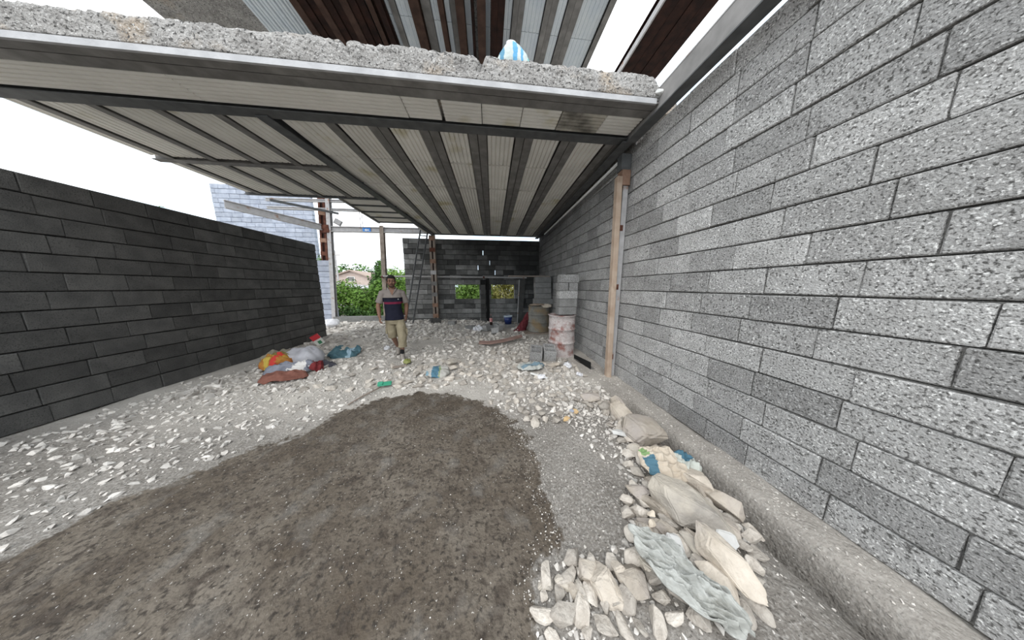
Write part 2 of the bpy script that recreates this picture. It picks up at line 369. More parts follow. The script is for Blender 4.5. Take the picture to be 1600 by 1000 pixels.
ys = np.concatenate([np.arange(-40, -.5, 3), np.arange(-.5, .4, .1), np.arange(.4, 3.6, .028), np.arange(3.6, 6, .06), np.arange(6, 10.4, .1), np.arange(10.5, 90, 4)])
floor = link('floor', grid_mesh('floor', xs, ys, M['ground'])); tag(floor, 'dusty rubble-strewn ground with a dark damp mud patch', None, None, 'structure')

# ------------------------------------------------------------------ block walls
BL, BH = 0.45, 0.205
def block_meshes(m, depth, hgt, pre):
    res = []
    for k in range(4):
        me = MB().box((0, -depth / 2, 0), (BL, depth / 2, hgt)).mesh(pre, m); bevelled(me, .006)
        r = random.Random(k + 11)
        for v in me.vertices: v.co += Vector((r.uniform(-.003, .003), r.uniform(-.003, .003), r.uniform(-.003, .003)))
        res.append(me)
    return res
def intervals(u0, u1, holes):
    segs = [(u0, u1)]
    for a, b in holes:
        ns_ = []
        for s, e in segs:
            if b <= s or a >= e: ns_.append((s, e)); continue
            if a > s + .01: ns_.append((s, a))
            if b < e - .01: ns_.append((b, e))
        segs = ns_
    return segs
def wall(name, along, u0, u1, face, side, courses, pitch, m, mm, holes=(), z0=0.0, depth=.2, label=None, seed=1, start=None, parent=None, joint=.014):
    """along: 'X' or 'Y'; face: coordinate of the visible face; side: +1 when the body lies beyond the face (greater coordinate); holes: (row0,row1,u0,u1)"""
    r = random.Random(seed); core = MB()
    vis = block_meshes(m, depth, pitch - joint, 'concrete_block')
    ctr = face + side * depth / 2
    items = []
    for row in range(courses):
        z = z0 + row * pitch
        hs = [(a, b) for r0, r1, a, b in holes if r0 <= row < r1]
        for s, e in intervals(u0, u1, hs):
            inset = .022
            lo = (s + .004, ctr - depth / 2 + inset, z - .002); hi = (e - .004, ctr + depth / 2 - inset, z + pitch + .002)
            if along == 'Y': lo = (lo[1], lo[0], lo[2]); hi = (hi[1], hi[0], hi[2])
            core.box(lo, hi)
            pos = s + (r.uniform(.15, .43) if start is None else start[row % len(start)])
            cuts = [s]
            while pos < e - .10:
                cuts.append(pos); pos += BL + .012 + (r.uniform(-.1, 0) if r.random() < .12 else 0)
            cuts.append(e)
            for a, b in zip(cuts[:-1], cuts[1:]):
                if b - a > .03: items.append((a + .0025, b - .0025, z))
    st = core.build(name, mm); tag(st, label, None, None, 'structure')
    for a, b, z in items:
        dj = r.uniform(-.007, .007); rz = r.uniform(-.006, .006)
        if along == 'X': loc = (a, ctr + dj, z + joint * .5); rot = (r.uniform(-.008, .008), 0, rz)
        else: loc = (ctr + dj, a, z + joint * .5); rot = (0, r.uniform(-.008, .008), PI / 2 + rz)
        link('concrete_block', r.choice(vis), st, loc, rot, ((b - a) / BL, 1, 1))
    return st
WX = 2.263
wall('wall_right', 'Y', -.6, 3.50, WX, 1, 17, .2195, M['block'], M['mortar'], seed=3, label='grey pumice block wall with open joints beside the stone heap')
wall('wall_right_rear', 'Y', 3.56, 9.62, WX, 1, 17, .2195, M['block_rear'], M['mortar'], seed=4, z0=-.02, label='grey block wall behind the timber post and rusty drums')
slits = [(14, 15, -.19, -.17), (11, 12, -.41, -.392), (10, 11, .325, .342), (12, 13, .10, .109)]
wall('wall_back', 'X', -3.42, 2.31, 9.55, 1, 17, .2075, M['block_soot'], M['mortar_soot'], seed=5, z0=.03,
     holes=[(5, 8, -1.41, -.365), (5, 8, .15, 1.175)] + slits, label='sooty dark block wall with two square openings at the far end')
wall('wall_left', 'Y', 1.2, 7.42, -5.2, -1, 13, .2205, M['block_dark'], M['mortar_soot'], seed=6, label='dark block wall on the left of the site')

# pale block wall beside the far column and the neighbour's tall pale block tower
pw = wall('wall_far', 'X', -7.6, -6.33, 9.65, 1, 12, .2205, M['block_pale'], M['mortar_pale'], seed=8, label='pale bluish block wall standing behind the dark wall')
nb = wall('wall_neighbour', 'X', -13.5, -9.05, 13.0, 1, 30, .2205, M['block_pale'], M['mortar_pale'], seed=9, label='tall pale bluish block wall of the plot next door')

# ------------------------------------------------------------------ lower ceiling (slab over steel joists)
CZ = 3.71
def sk(x, y): return x + .021 * (y - 3.36)
slab = MB()
slab.box((-2.62, 3.0, CZ + .17), (2.55, 9.5, CZ + .30)); slab.box((-5.5, 3.0, CZ + .17), (-2.62, 5.98, CZ + .30)); slab.box((-3.55, 5.98, CZ + .17), (-2.62, 8.02, CZ + .30))
slab.box((2.27, 3.4, 3.71), (2.5, 9.5, CZ + .18))
ceil = slab.build('ceiling', M['concrete']); tag(ceil, 'steel joist ceiling with ribbed pale infill panels', None, None, 'structure')

# broken concrete edge of the slab, above the double edge beam
def slab_edge():
    nx, nz = 520, 16; V = []; F = []
    x0, x1 = -5.5, 2.10
    for i in range(nx + 1):
        x = x0 + (x1 - x0) * i / nx
        top = 3.985 + .018 * mnoise.noise((x * 2.1, 3, 0)) + .014 * mnoise.noise((x * 7, 1, 0)) + .012 * mnoise.noise((x * 19, 5, 0))
        top -= .05 * math.exp(-((x + .045) / .04) ** 2) + .035 * math.exp(-((x + 1.35) / .03) ** 2)
        top -= .16 * ss(1.9, 2.1, x)
        for j in range(nz + 1):
            z = 3.765 + (top - 3.765) * j / nz
            a = mnoise.fractal((x * 5, z * 7, 0), 1.0, 2.0, 5) * .014 + mnoise.noise((x * 26, z * 30, 2)) * .010 + mnoise.noise((x * 60, z * 60, 7)) * .006
            cr = -.05 * math.exp(-((x + .045 - .3 * (z - 3.85)) / .016) ** 2) * ss(3.8, 3.9, z) - .035 * math.exp(-((x + 1.33 + .5 * (z - 3.9)) / .014) ** 2) * ss(3.83, 3.9, z)
            y = 2.648 - a * ss(0, .12, j / nz) - cr + (.012 * ss(.8, 1, j / nz))
            V.append((x, y, z))
    for i in range(nx):
        for j in range(nz):
            a = i * (nz + 1) + j; F.append((a, a + nz + 1, a + nz + 2, a + 1))
    n0 = len(V)
    for i in range(nx + 1):
        tv = V[i * (nz + 1) + nz]; V.append((tv[0], 3.3, 3.99)); V.append((tv[0], 3.3, 3.765))
    for i in range(nx):
        a = i * (nz + 1) + nz; F.append((a, a + nz + 1, n0 + 2 * i + 2, n0 + 2 * i)); F.append((n0 + 2 * i, n0 + 2 * i + 2, n0 + 2 * i + 3, n0 + 2 * i + 1))
        F.append((n0 + 2 * i + 1, n0 + 2 * i + 3, (i + 1) * (nz + 1), i * (nz + 1)))
    F.append(tuple([j for j in range(nz + 1)] + [n0, n0 + 1])); e = nx * (nz + 1)
    F.append(tuple([e + j for j in reversed(range(nz + 1))] + [n0 + 2 * nx + 1, n0 + 2 * nx]))
    me = new_mesh('slab_edge', V, F, M['concrete'], True); return link('slab_edge', me, ceil)
slab_edge()
XL, XR = -5.5, 2.1
def ib(name, a, b, w_, h, m=M['steel'], parent=ceil, t=.012): return MB().ibeam(a, b, w_, h, t).build(name, m, parent)
ib('edge_beam', (XL, 2.704, CZ), (XR - .08, 2.704, CZ), .104, .05, t=.02)
ib('edge_beam', (XL, 2.822, CZ), (XR - .02, 2.822, CZ), .112, .16)
ib('cross_beam', (XL, 3.285, CZ - .03), (XR - .05, 3.285, CZ - .03), .145, .2, M['steel_dark'])
# light edge strip of the concrete above the beam
MB().box((XL, 2.645, 3.703), (1.99, 2.668, 3.758)).build('edge_strip', mat('edge_strip', (.40, .40, .41), (.52, .52, .53), 6, .8, .3, 40), ceil)

def ribbed(x0, y0, x1, y1, along, z, n, m, name='infill_panel', parent=ceil, skew=True, depth=.022, th=.14):
    """foam infill: flat ribs parted by narrow grooves, ribs running along X or Y"""
    V = []; F = []
    def P(a, c, zz):
        if along == 'Y':
            x, y = c, a
            return (sk(x, y) if skew else x, y, zz)
        return (a, c, zz)
    if along == 'Y': a0, a1, c0, c1 = y0, y1, x0, x1
    else: a0, a1, c0, c1 = x0, x1, y0, y1
    wv = (c1 - c0) / n; g = min(.018, wv * .28); prof = []
    for k in range(n):
        s = c0 + k * wv; prof += [(s, z + depth), (s + g * .4, z), (s + wv - g, z), (s + wv - g * .4, z + depth)]
    prof += [(c1, z + th), (c0, z + th)]
    m_ = len(prof)
    for aa in (a0, a1):
        for c, zz in prof: V.append(P(aa, c, zz))
    for k in range(m_):
        q = (k + 1) % m_; F.append((k, m_ + k, m_ + q, q) if along == 'Y' else (k, q, m_ + q, m_ + k))
    F.append(tuple(range(m_)) if along == 'Y' else tuple(reversed(range(m_)))); F.append(tuple(reversed(range(m_, 2 * m_))) if along == 'Y' else tuple(range(m_, 2 * m_)))
    return link(name, new_mesh(name, V, F, m), parent)
# infill row in front of the cross beam: ribs along X
fr = [(XL, -3.2, 0), (-3.19, -.95, 0), (-.94, -.545, 1), (-.50, -.04, 0), (-.03, .455, 0), (.465, .94, 0), (.955, 1.52, 1), (1.53, 2.0, 0)]
for k, (a, b, wn) in enumerate(fr):
    p = ribbed(a, 2.882, b, 3.21, 'X', CZ + random.uniform(-.004, .006), 6, M['infill_worn'] if (a, b) == (.955, 1.52) else M['infill'], skew=False)
    if (a, b) == (.955, 1.52): p['label'] = 'weathered infill block with dark stains'
# main bay: joists (pairs of I-beams) along Y, panels between
J = [(-2.02, 1), (-1.43, 2), (-.767, 2), (-.107, 2), (.563, 2), (1.235, 2), (1.93, 2)]
for x, n in J:
    for q in ([0] if n == 1 else [-.065, .065]):
        ib('steel_joist', (x + q, 3.36, CZ), (sk(x + q, 9.5), 9.5, CZ), .119, .16)
edges = [(-2.62, -2.02 - .06)] + [(J[i][0] + (.062 if J[i][1] == 1 else .128), J[i + 1][0] - .128) for i in range(len(J) - 1)]
for (a, b) in edges:
    brk = [3.36, 4.22, 5.19, 7.12, 9.46]
    if b > 1.7: brk = [3.36, 5.55, 7.3, 9.46]
    for y0, y1 in zip(brk[:-1], brk[1:]):
        ribbed(a + .003, y0 + .006 + random.uniform(0, .012), b - .003, y1 - (random.uniform(.03, .06) if y1 == 5.19 else random.uniform(.004, .03)), 'Y', CZ + .028 + random.uniform(-.004, .004), 6, M['infill'])
MB().box((-2.2, 9.47, CZ - .005), (2.3, 9.53, CZ + .17)).build('edge_beam', M['steel_dark'], ceil)
# dark girder between the bays and the one along the right wall
MB().ibeam((-2.72, 3.3, CZ - .05), (-2.16, 9.5, CZ - .05), .15, .22, .014).build('girder', M['steel_dark'], ceil)
MB().ibeam((2.02, 3.2, 3.63), (2.12, 9.5, 3.63), .15, .24, .014).build('girder', M['steel_dark'], ceil)
# left bay
JL = [-3.30, -3.95, -4.60, -5.25]
for x in JL: ib('steel_joist', (x, 3.36, CZ), (sk(x, 5.95), 5.95, CZ), .10, .16)
el = [(-3.25, -2.74)] + [(JL[i + 1] + .05, JL[i] - .05) for i in range(3)] + [(-5.5, -5.3)]
for a, b in el:
    for y0, y1 in ((3.36, 4.56), (4.67, 5.96)):
        ribbed(a, y0, b, y1 - random.uniform(0, .03), 'Y', CZ + .028, 6 if b - a > .3 else 3, M['infill'])
ib('cross_beam', (XL, 4.615, CZ - .012), (-2.62, 4.615, CZ - .012), .10, .16)
ib('cross_beam', (XL, 5.97, CZ - .012), (-2.5, 5.97, CZ - .012), .06, .16, M['steel_dark'])
# far left strip: panels across, dark battens between
for y0, y1 in ((6.04, 6.44), (6.50, 6.94), (7.0, 7.44), (7.5, 7.96)):
    ribbed(-3.52, y0, -2.42, y1, 'X', CZ + .02, 2, M['infill'], skew=False, depth=.004)
for y in (6.47, 6.97, 7.47, 8.0): ib('steel_joist', (-3.55, y, CZ), (-2.40, y, CZ), .06, .16, M['steel_dark'])
MB().ibeam((-3.52, 5.95, CZ - .01), (-3.58, 8.05, CZ - .01), .07, .18).build('girder', M['steel'], ceil)

# ------------------------------------------------------------------ upper roof (seen over the slab edge)
UZ = 6.7
roof = MB().box((-6.3, 4.35, UZ + .17), (2.42, 10.2, UZ + .28)).build('roof', M['concrete']); tag(roof, 'upper floor deck of steel joists and pale infill panels', None, None, 'structure')
def ux(px): return G(px, 75, UZ).x
def ustrip(px0, px1): return ux(px0), ux(px1)
Y0, Y1 = 4.3, 10.2
uj = [(796, 811, 'steel', 0), (839, 855, 'steel', 0), (868, 887, 'steel', 0), (660, 673, 'rust_mid', -.12), (674, 686, 'steel', 0), (697, 704, 'rust_mid', -.1), (712, 719, 'steel', 0),
      (720, 731, 'rust_mid', -.15), (740, 744, 'rust_dark', -.2), (748, 759, 'rust_mid', -.3), (766, 784, 'rust_dark', -.22), (606, 613, 'rust_mid', -.12), (618, 626, 'rust_dark', -.15), (632, 640, 'steel', 0), (922, 930, 'steel', -.02)]
for a, b, mm_, dz in uj:
    x0, x1 = ustrip(a, b)
    if b - a > 13:
        c = (x0 + x1) / 2; h_ = (x1 - x0) / 2
        for q in (-.5, .5): MB().ibeam((c + q * h_, Y0, UZ + dz), (c + q * h_ , Y1, UZ + dz), h_ * .97, .16).build('steel_joist', M[mm_], roof)
    else: MB().ibeam(((x0 + x1) / 2, Y0, UZ + dz), ((x0 + x1) / 2, Y1, UZ + dz), x1 - x0, .16).build('steel_joist', M[mm_], roof)
up = [(626, 632), (640, 660), (686, 697), (704, 712), (731, 740), (759, 766), (784, 796), (811, 839), (855, 868), (887, 922)]
for k, (a, b) in enumerate(up):
    x0, x1 = ustrip(a, b)
    for ya, yb in ((Y0, 5.15), (5.16, 7.2), (7.21, Y1)):
        ribbed(x0 + .003, ya, x1 - .003, yb, 'Y', UZ + .03, max(1, int((x1 - x0) / .07)), M['infill_blue'], parent=roof, skew=False, depth=.01)
# dark rusty planks over the left part of the upper deck
for k in range(9):
    a, b = 508 + k * 10.6, 508 + k * 10.6 + 9.6
    x0, x1 = ustrip(a, b); MB().box((x0, Y0, UZ - .10 + .02 * (k % 3)), (x1, Y1, UZ - .02)).build('rusty_plank', M['rust_dark' if k % 3 else 'rust_mid'], roof)
for k in range(6):
    a, b = 440 + k * 10.6, 440 + k * 10.6 + 9.6
    x0, x1 = ustrip(a, b)
    ribbed(x0, Y0, x1, Y1, 'Y', UZ + .03, 2, M['infill_blue'], parent=roof, skew=False)
# broad dark girder right of the upper deck, made of rusty channels side by side
gx0, gx1 = G(985, 90, UZ).x, G(1052, 90, UZ).x
gir = thing('roof_girder', 'broad dark rusted girder crossing the sky above the right slab end', 'girder', (0, 0, 0))
for k in range(4):
    a = gx0 + (gx1 - gx0) * k / 4; b = gx0 + (gx1 - gx0) * (k + 1) / 4
    MB().ibeam(((a + b) / 2, 3.4, UZ + .01 * (k % 2)), ((a + b) / 2, 8.5, UZ + .01 * (k % 2)), b - a - .012, .3, .016).build('channel', M['rust_dark'], gir)
sp = MB().beam((gx0 - .04, 3.4, UZ + .03), (gx0 - .04, 8.5, UZ + .03), .03, .12).build('edge_angle', M['steel_pale'], gir); sp['label'] = 'pale steel edge angle'
for yy in (8.0,): MB().box((gx0 - .3, yy, UZ - 3.0), (gx0 - .1, yy + .2, UZ + .02)).build('support', M['rust_dark'], gir)
MB().box((gx0 - .3, 7.9, UZ + .0), (gx1, 8.3, UZ - .2)).build('bearer', M['rust_dark'], gir)

# steel channel along the top of the right wall
eb = thing('wall_head_beam', 'grey steel channel running along the top of the right wall', 'beam')
MB().beam((2.068, -.6, 3.637), (2.068, 3.2, 3.637), .135, .014).build('bottom_flange', M['steel_dark'], eb)
MB().beam((2.03, -.6, 3.76), (2.03, 3.2, 3.76), .012, .235).build('web', M['steel_mid'], eb)
MB().beam((2.07, -.6, 3.885), (2.07, 3.2, 3.885), .10, .014).build('top_flange', M['steel_pale'], eb)
# ------------------------------------------------------------------ posts and steelwork
# near post: grey channel with a sawn timber leaning in front of it
t = thing('steel_post', 'grey steel channel post behind the sawn timber at the right wall', 'post', (2.215, 3.50, 0))
MB().box((-.012, -.03, -.05), (.03, .035, 3.63)).build('web', M['steel_pale'], t)
MB().box((-.055, .035, -.05), (.03, .047, 3.63)).build('flange', M['steel_pale'], t); MB().box((-.055, -.042, -.05), (.03, -.03, 3.63)).build('flange', M['steel_pale'], t)
for zz in (.32, 1.55, 2.5):
    q = MB().box((-.06, -.046, zz), (-.01, .05, zz + .09)).build('batten', M['rust'], t)
MB().box((-.10, -.07, 3.18), (.035, .06, 3.40)).build('cap_plate', M['rust_light'], t)
MB().box((-.12, -.06, 3.40), (.035, .06, 3.63)).build('bracket', M['steel_dark'], t)
tb = MB().beam((2.105, 3.42, gz(2.1, 3.42) - .02), (2.075, 3.46, 3.30), .085, .09, (0, 1, 0)).mesh('timber_post', M['timber']); bevelled(tb, .006)
tag(link('timber_post', tb), 'tall pale sawn timber standing against the right wall post', 'timber')
# white tube drawn for the pale streak under the ceiling along the right wall
cd = MB().tube([PX(966, 255, 2.12), PX(900, 319, 2.12), PX(851, 366, 2.12)], .024, 8).mesh('pale_streak', M['white'], True)
tag(link('pale_streak', cd), 'thin white streak running under the ceiling along the right wall', 'streak')

def lattice(name, label, x, y, h, w_, depth, colm, n, z0=0.0, gap=.045, cols=None, rz=0.0):
    t = thing(name, label, 'column', (x, y, z0), rz)
    for s in (-1, 1):
        a = s * gap / 2; b = s * w_ / 2
        MB().box((min(a, b), -depth / 2, 0), (max(a, b), depth / 2, h)).build('steel_channel', M[colm], t)
    for k in range(n):
        z = .25 + k * (h - .45) / (n - 1)
        q = MB().box((-w_ / 2 - .004, -depth / 2 - .012, z), (w_ / 2 + .004, -depth / 2 - .001, z + .16)).build('batten', M[(cols or ['rust_light'])[k % len(cols or [1])]], t)
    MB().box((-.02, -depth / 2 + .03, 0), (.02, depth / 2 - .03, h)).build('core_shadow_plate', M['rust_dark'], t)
    return t
lattice('lattice_column', 'battened steel column with rusty plates before the far wall', -2.20, 9.38, 3.58,   .22, .16, 'timber_grey', 8, .06, .06, ['rust_light', 'rust_light', 'steel', 'steel', 'steel_pale', 'rust_light', 'rust', 'rust_light'])
lattice('lattice_column', 'tall red rusted battened column behind the pale block wall', -6.82, 9.98, 6.2, .24, .2, 'rust', 12, 0, .1, ['rust_light', 'rust']).rotation_euler = (0, .065, 0)
def hpost(name, label, x, y, z0, z1, w_, m, tilt=0.0):
    t = thing(name, label, 'post', (x, y, z0))
    for s in (-1, 1): MB().beam((0, s * w_ / 2, 0), (tilt, s * w_ / 2, z1 - z0), w_, .014, (0, 1, 0)).build('flange', M[m], t)
    MB().beam((0, 0, 0), (tilt, 0, z1 - z0), .012, w_, (0, 1, 0)).build('web', M['steel_dark'], t); return t
hpost('steel_post', 'pale steel post standing at the left edge of the garden opening', -6.35, 9.6, .15, 6.0, .14, 'steel_pale', .38)
hpost('steel_post', 'grey brown steel post between the garden and the ladder', -4.32, 9.6, .15, 4.0, .15, 'timber_grey', .15)
def ebeam(name, label, a, b, w_, h, m):
    return tag(MB().ibeam(a, b, w_, h, .02).build(name, M[m]), label, 'beam')
bc = ebeam('tie_beam', 'pale steel beam with a blue paint mark crossing the garden opening', (-6.30, 9.6, 3.73), (-2.35, 9.6, 3.76), .14, .20, 'steel_pale')
bl = M['blue_paint'] = mat('blue_paint', (.06, .22, .62), (.10, .30, .70), 20, .7)
mk = MB().box((-4.90, 9.572, 3.765), (-4.60, 9.594, 3.915)).build('paint_mark', bl, bc); mk['label'] = 'blue painted patch'
ar = MB().add([(-4.83, 9.568, 3.83), (-4.76, 9.568, 3.885), (-4.76, 9.568, 3.85), (-4.66, 9.568, 3.85), (-4.66, 9.568, 3.81), (-4.76, 9.568, 3.81), (-4.76, 9.568, 3.775)], [(0, 6, 5, 4, 3, 2, 1)]).build('arrow', M['white'], bc)
jn = MB().box((-6.42, 9.50, 3.68), (-6.1, 9.72, 3.97)).build('end_plate', M['rust'], bc)
ebeam('side_beam', 'pale steel beam running from the red column towards the left wall', (-6.35, 9.5, 3.76), (-7.6, 7.6, 3.88), .12, .22, 'steel_pale')
ebeam('roof_rail', 'upper thin steel rail left of the garden opening', (-8.2, 9.6, 4.78), (-3.3, 9.6, 4.86), .08, .10, 'steel_pale')
ebeam('roof_rail', 'lower thin steel rail left of the garden opening', (-8.2, 9.6, 4.50), (-3.4, 9.6, 4.52), .08, .09, 'steel_pale')
tag(MB().beam((-6.9, 8.2, 4.35), (-5.8, 9.7, 4.45), .05, .07).build('brace', M['steel_dark']), 'thin dark diagonal steel brace under the rails by the red column', 'brace')
hang = thing('hanger', 'pair of thin rods hanging over the blue paint mark', 'rod', (-4.94, 9.62, 3.94))
for s in (-.04, .04): MB().tube([(s, 0, 0), (s, 0, .60)], .012, 6).build('rod', M['steel_pale'], hang)
tag(MB().box((-6.34, 9.50, .05), (-3.42, 9.72, .37)).build('door_sill', M['concrete_sill']), 'low grey concrete sill under the garden opening', 'sill')
# small floodlight hanging on a cable
fl = thing('floodlight', 'small square grey floodlight hanging in the sky by the red column', 'lamp', (-5.80, 9.62, 4.02), .3)
MB().box((-.12, -.04, -.02), (.12, .04, .18), (0, .5, 0)).build('housing', M['steel'], fl); MB().box((-.10, -.05, 0), (.10, -.04, .16), (0, .5, 0)).build('lens', M['steel_pale'], fl)
MB().tube([(0, 0, .17), (.02, 0, .52)], .006, 5).build('cable', M['steel'], fl)

# ------------------------------------------------------------------ ladder
ld = thing('ladder', 'long dark steel ladder leaning up to the ceiling edge behind the man', 'ladder', (0, 0, 0))
b0, b1 = Vector((-3.30, 8.85, .05)), Vector((-3.02, 8.85, .05)); t0, t1 = Vector((-2.60, 9.35, 3.95)), Vector((-2.32, 9.35, 3.92))
for a, b in ((b0, t0), (b1, t1)): MB().beam(a, b, .045, .05).build('rail', M['steel_dark'], ld)
for k in range(1, 12):
    f = k / 12; MB().tube([b0.lerp(t0, f), b1.lerp(t1, f)], .018, 6).build('rung', M['steel_dark'], ld)
# scaffold plank/pole across the back
plk = thing('scaffold_pole', 'long pale scaffold pole laid level in front of the far wall', 'pole', (0, 0, 0))
MB().tube([(-4.3, 9.44, 2.02), (0, 9.44, 2.00), (1.7, 9.44, 1.99)], .032, 8).build('tube', M['steel_pale'], plk)
for xx in (-4.26, -2.2, -.16): MB().box((xx - .03, 9.40, 1.955), (xx + .03, 9.50, 2.045)).build('clamp', M['rust'], plk)
pk = MB().box((.72, 7.35, 1.935), (2.15, 7.58, 1.975)).mesh('plank', M['timber_grey']); bevelled(pk, .004)
tag(link('plank', pk), 'thick grey scaffold plank lying on the far block stack', 'plank')
# post standing between the two openings, board by the right opening
pp = thing('block_pier', 'grey post standing between the two square window openings', 'pier', (-.20, 9.42, .05))
for k in range(9):
    MB().box((-.10 + random.uniform(-.012, .012), -.09, k * .205), (.10 + random.uniform(-.012, .012), .09, k * .205 + .196)).build('concrete_block', M['block_dark' if k < 8 else 'black'], pp)
tag(MB().beam((.0, 9.44, .04), (.0, 9.44, 1.95), .12, .05, (0, 1, 0)).build('board', M['black']), 'black upright strip drawn for the dark gap beside the post between the openings', 'board')  # black strip painted in place of the dark gap beside the post
tag(MB().beam((1.36, 9.2, .02), (1.55, 9.46, 1.97), .22, .04, (0, 1, 0)).build('board', M['block_dark']), 'dark grey board leaning on the far wall beside the block stack', 'board')
tag(MB().beam((1.26, 9.18, .02), (1.38, 9.46, 1.9), .04, .04, (0, 1, 0)).build('batten', M['steel_pale']), 'thin pale batten leaning on the far wall beside the board', 'batten')

# ------------------------------------------------------------------ hollow blocks and stacks
def hollow(name, label, loc, rot, m=M['block'], size=(.44, .20, .20), group=None, cells=2, hollow_axis='z'):
    lx, ly, lz = size; t = .032
    xsn = [-lx / 2, -lx / 2 + t] ; wcell = (lx - t * (cells + 1)) / cells
    mb = MB(); cuts = []
    x = -lx / 2
    for k in range(cells): cuts.append((x + t, x + t + wcell)); x += t + wcell
    mb.box((-lx / 2, -ly / 2, 0), (lx / 2, -ly / 2 + t, lz)); mb.box((-lx / 2, ly / 2 - t, 0), (lx / 2, ly / 2, lz))
    x = -lx / 2
    for k in range(cells + 1): mb.box((x, -ly / 2 + t, 0), (x + t, ly / 2 - t, lz)); x += t + wcell
    mb.box((-lx / 2 + t, -ly / 2 + t, .02), (lx / 2 - t, ly / 2 - t, .045))
    return tag(mb.build(name, m, None, loc, rot), label, 'block', group)
def solid(name, label, loc, rz, m, size, group=None):
    me = MB().box((-size[0] / 2, -size[1] / 2, 0), (size[0] / 2, size[1] / 2, size[2])).mesh(name, m); bevelled(me, .006)
    return tag(link(name, me, None, loc, (0, 0, rz)), label, 'block', group)
D1 = Vector((1.72, 4.82)); D1z = gz(*D1)
top1 = .955
lay = [(.40, .33, 'block_dark_grey2', 'lowest'), (.40, .33, 'block_dark_grey2', 'second from the bottom'), (.40, .34, 'block', 'middle')]
M['block_dark_grey2'] = mat('block_half_damp', (.20, .198, .192), (.29, .287, .28), 5, .95, .6, 90, rnd=.1, speck=[((.12, .118, .11), 80, .58, .68)])
z = top1 + .012
seq = [('grey block at the bottom of the stack on the pink drum', .43, 'block_dark_grey2', 0), ('dark damp block second from the bottom on the pink drum', .42, 'block_dark_grey2', .01), ('light grey block in the middle of the stack on the pink drum', .43, 'block', .012),
       (None, .2, 'block', 0), ('light grey block on top of the stack on the pink drum', .44, 'block', .03)]
for k, (lb, wd, mm_, dx) in enumerate(seq):
    if lb: solid('concrete_block', lb, (1.80 + dx, 4.80, z), .06, M[mm_], (wd, .20, .176))
    else:
        solid('concrete_block', 'left half block fourth up in the stack on the pink drum', (1.69, 4.80, z), .05, M[mm_], (.22, .2, .176)); solid('concrete_block', 'right half block fourth up in the stack on the pink drum', (1.92, 4.80, z), .07, M[mm_], (.20, .2, .176))
    z += .182
D2 = (1.79, 7.5)
zz = 1.0
for k in range(5):
    solid('concrete_block', ['sooty grey block lowest in the far stack on the yellowish drum', 'sooty grey block second up in the far stack on the yellowish drum', 'sooty grey block third up in the far stack on the yellowish drum', 'sooty grey block fourth up in the far stack on the yellowish drum', 'sooty grey block under the plank on the far stack'][k],
          (1.92 + (.02 if k == 0 else random.uniform(-.015, .015)), 7.47, zz), random.uniform(-.03, .03), M['block_dark_grey2'], (.56 if k else .66, .3, .181)); zz += .187

def drum(name, label, loc, R, H, m, mr, rz=0, dent=0.0):
    t = thing(name, label, 'drum', loc, rz)
    prof = [(.0, .012), (R - .015, .012), (R - .004, .0), (R + .006, .006), (R + .006, .02), (R - .006, .028)]
    for k in range(1, 12):
        z = .028 + (H - .056) * k / 12; rr = R - .004
        prof += [(rr, z)]
        if k in (4, 8): prof += [(R + .014, z + .012), (R + .014, z + .026), (rr, z + .04)]
    prof += [(R - .006, H - .028), (R + .008, H - .02), (R + .008, H - .004), (R - .004, H), (R - .018, H - .006), (R - .02, H - .03), (0, H - .03)]
    me = MB().lathe(prof, 40).mesh('shell', m, True)
    for v in me.vertices:
        k = dent * mnoise.noise((v.co.x * 4, v.co.y * 4, v.co.z * 3.4)); f = min(1, math.hypot(v.co.x, v.co.y) / R) ; v.co.x *= 1 + k * f; v.co.y *= 1 + k * f
        v.co.z += .012 * f * mnoise.noise((v.co.x * 5, v.co.y * 5, 3)) * (v.co.z / H)
    link('shell', me, t)
    rim = MB().lathe([(R + .010, H - .012), (R + .016, H - .002), (R + .006, H + .008), (R - .006, H - .002), (R + .010, H - .012)], 40).build('rim', mr, t, smooth=True)
    MB().tube([(R * .55, .1, H - .032), (R * .55, .1, H - .012)], .03, 12).build('bung', mr, t)
    return t
M['drum_pink'] = mat('drum_pink', (.47, .42, .405), (.60, .555, .54), 7, .8, .3, 40, spec=.25, c3=(.27, .115, .095), s3=4.6, f3=.57, w3=.07, speck=[((.33, .20, .18), 55, .52, .74), ((.34, .30, .285), 26, .54, .80)])
M['drum_yel'] = mat('drum_olive', (.19, .185, .165), (.27, .26, .23), 6, .9, .5, 40, c3=(.27, .20, .12), s3=2.5, f3=.55, speck=[((.14, .138, .125), 45, .54, .75)])
drum('oil_drum', 'dented pink and white rusty drum carrying a tall block stack', (D1[0], D1[1], D1z - .02), .305, top1 - D1z + .02, M['drum_pink'], M['drum_pink'], .4, .035)
z0b = gz(1.75, 7.4)
pal = thing('drum_board', 'flat grey board under the yellowish drum', 'board', (1.80, 7.42, z0b + .0))
for k in range(4): MB().box((-.56, -.42 + k * .215, .0), (.40, -.42 + k * .215 + .2, .035)).build('plank', M['timber_grey'], pal)
drum('oil_drum', 'yellowish mortar-crusted drum on a flat board by the far wall', (1.80, 7.46, z0b + .037), .37, .93 - z0b - .037, M['drum_yel'], M['drum_yel'], 1.2, .04)

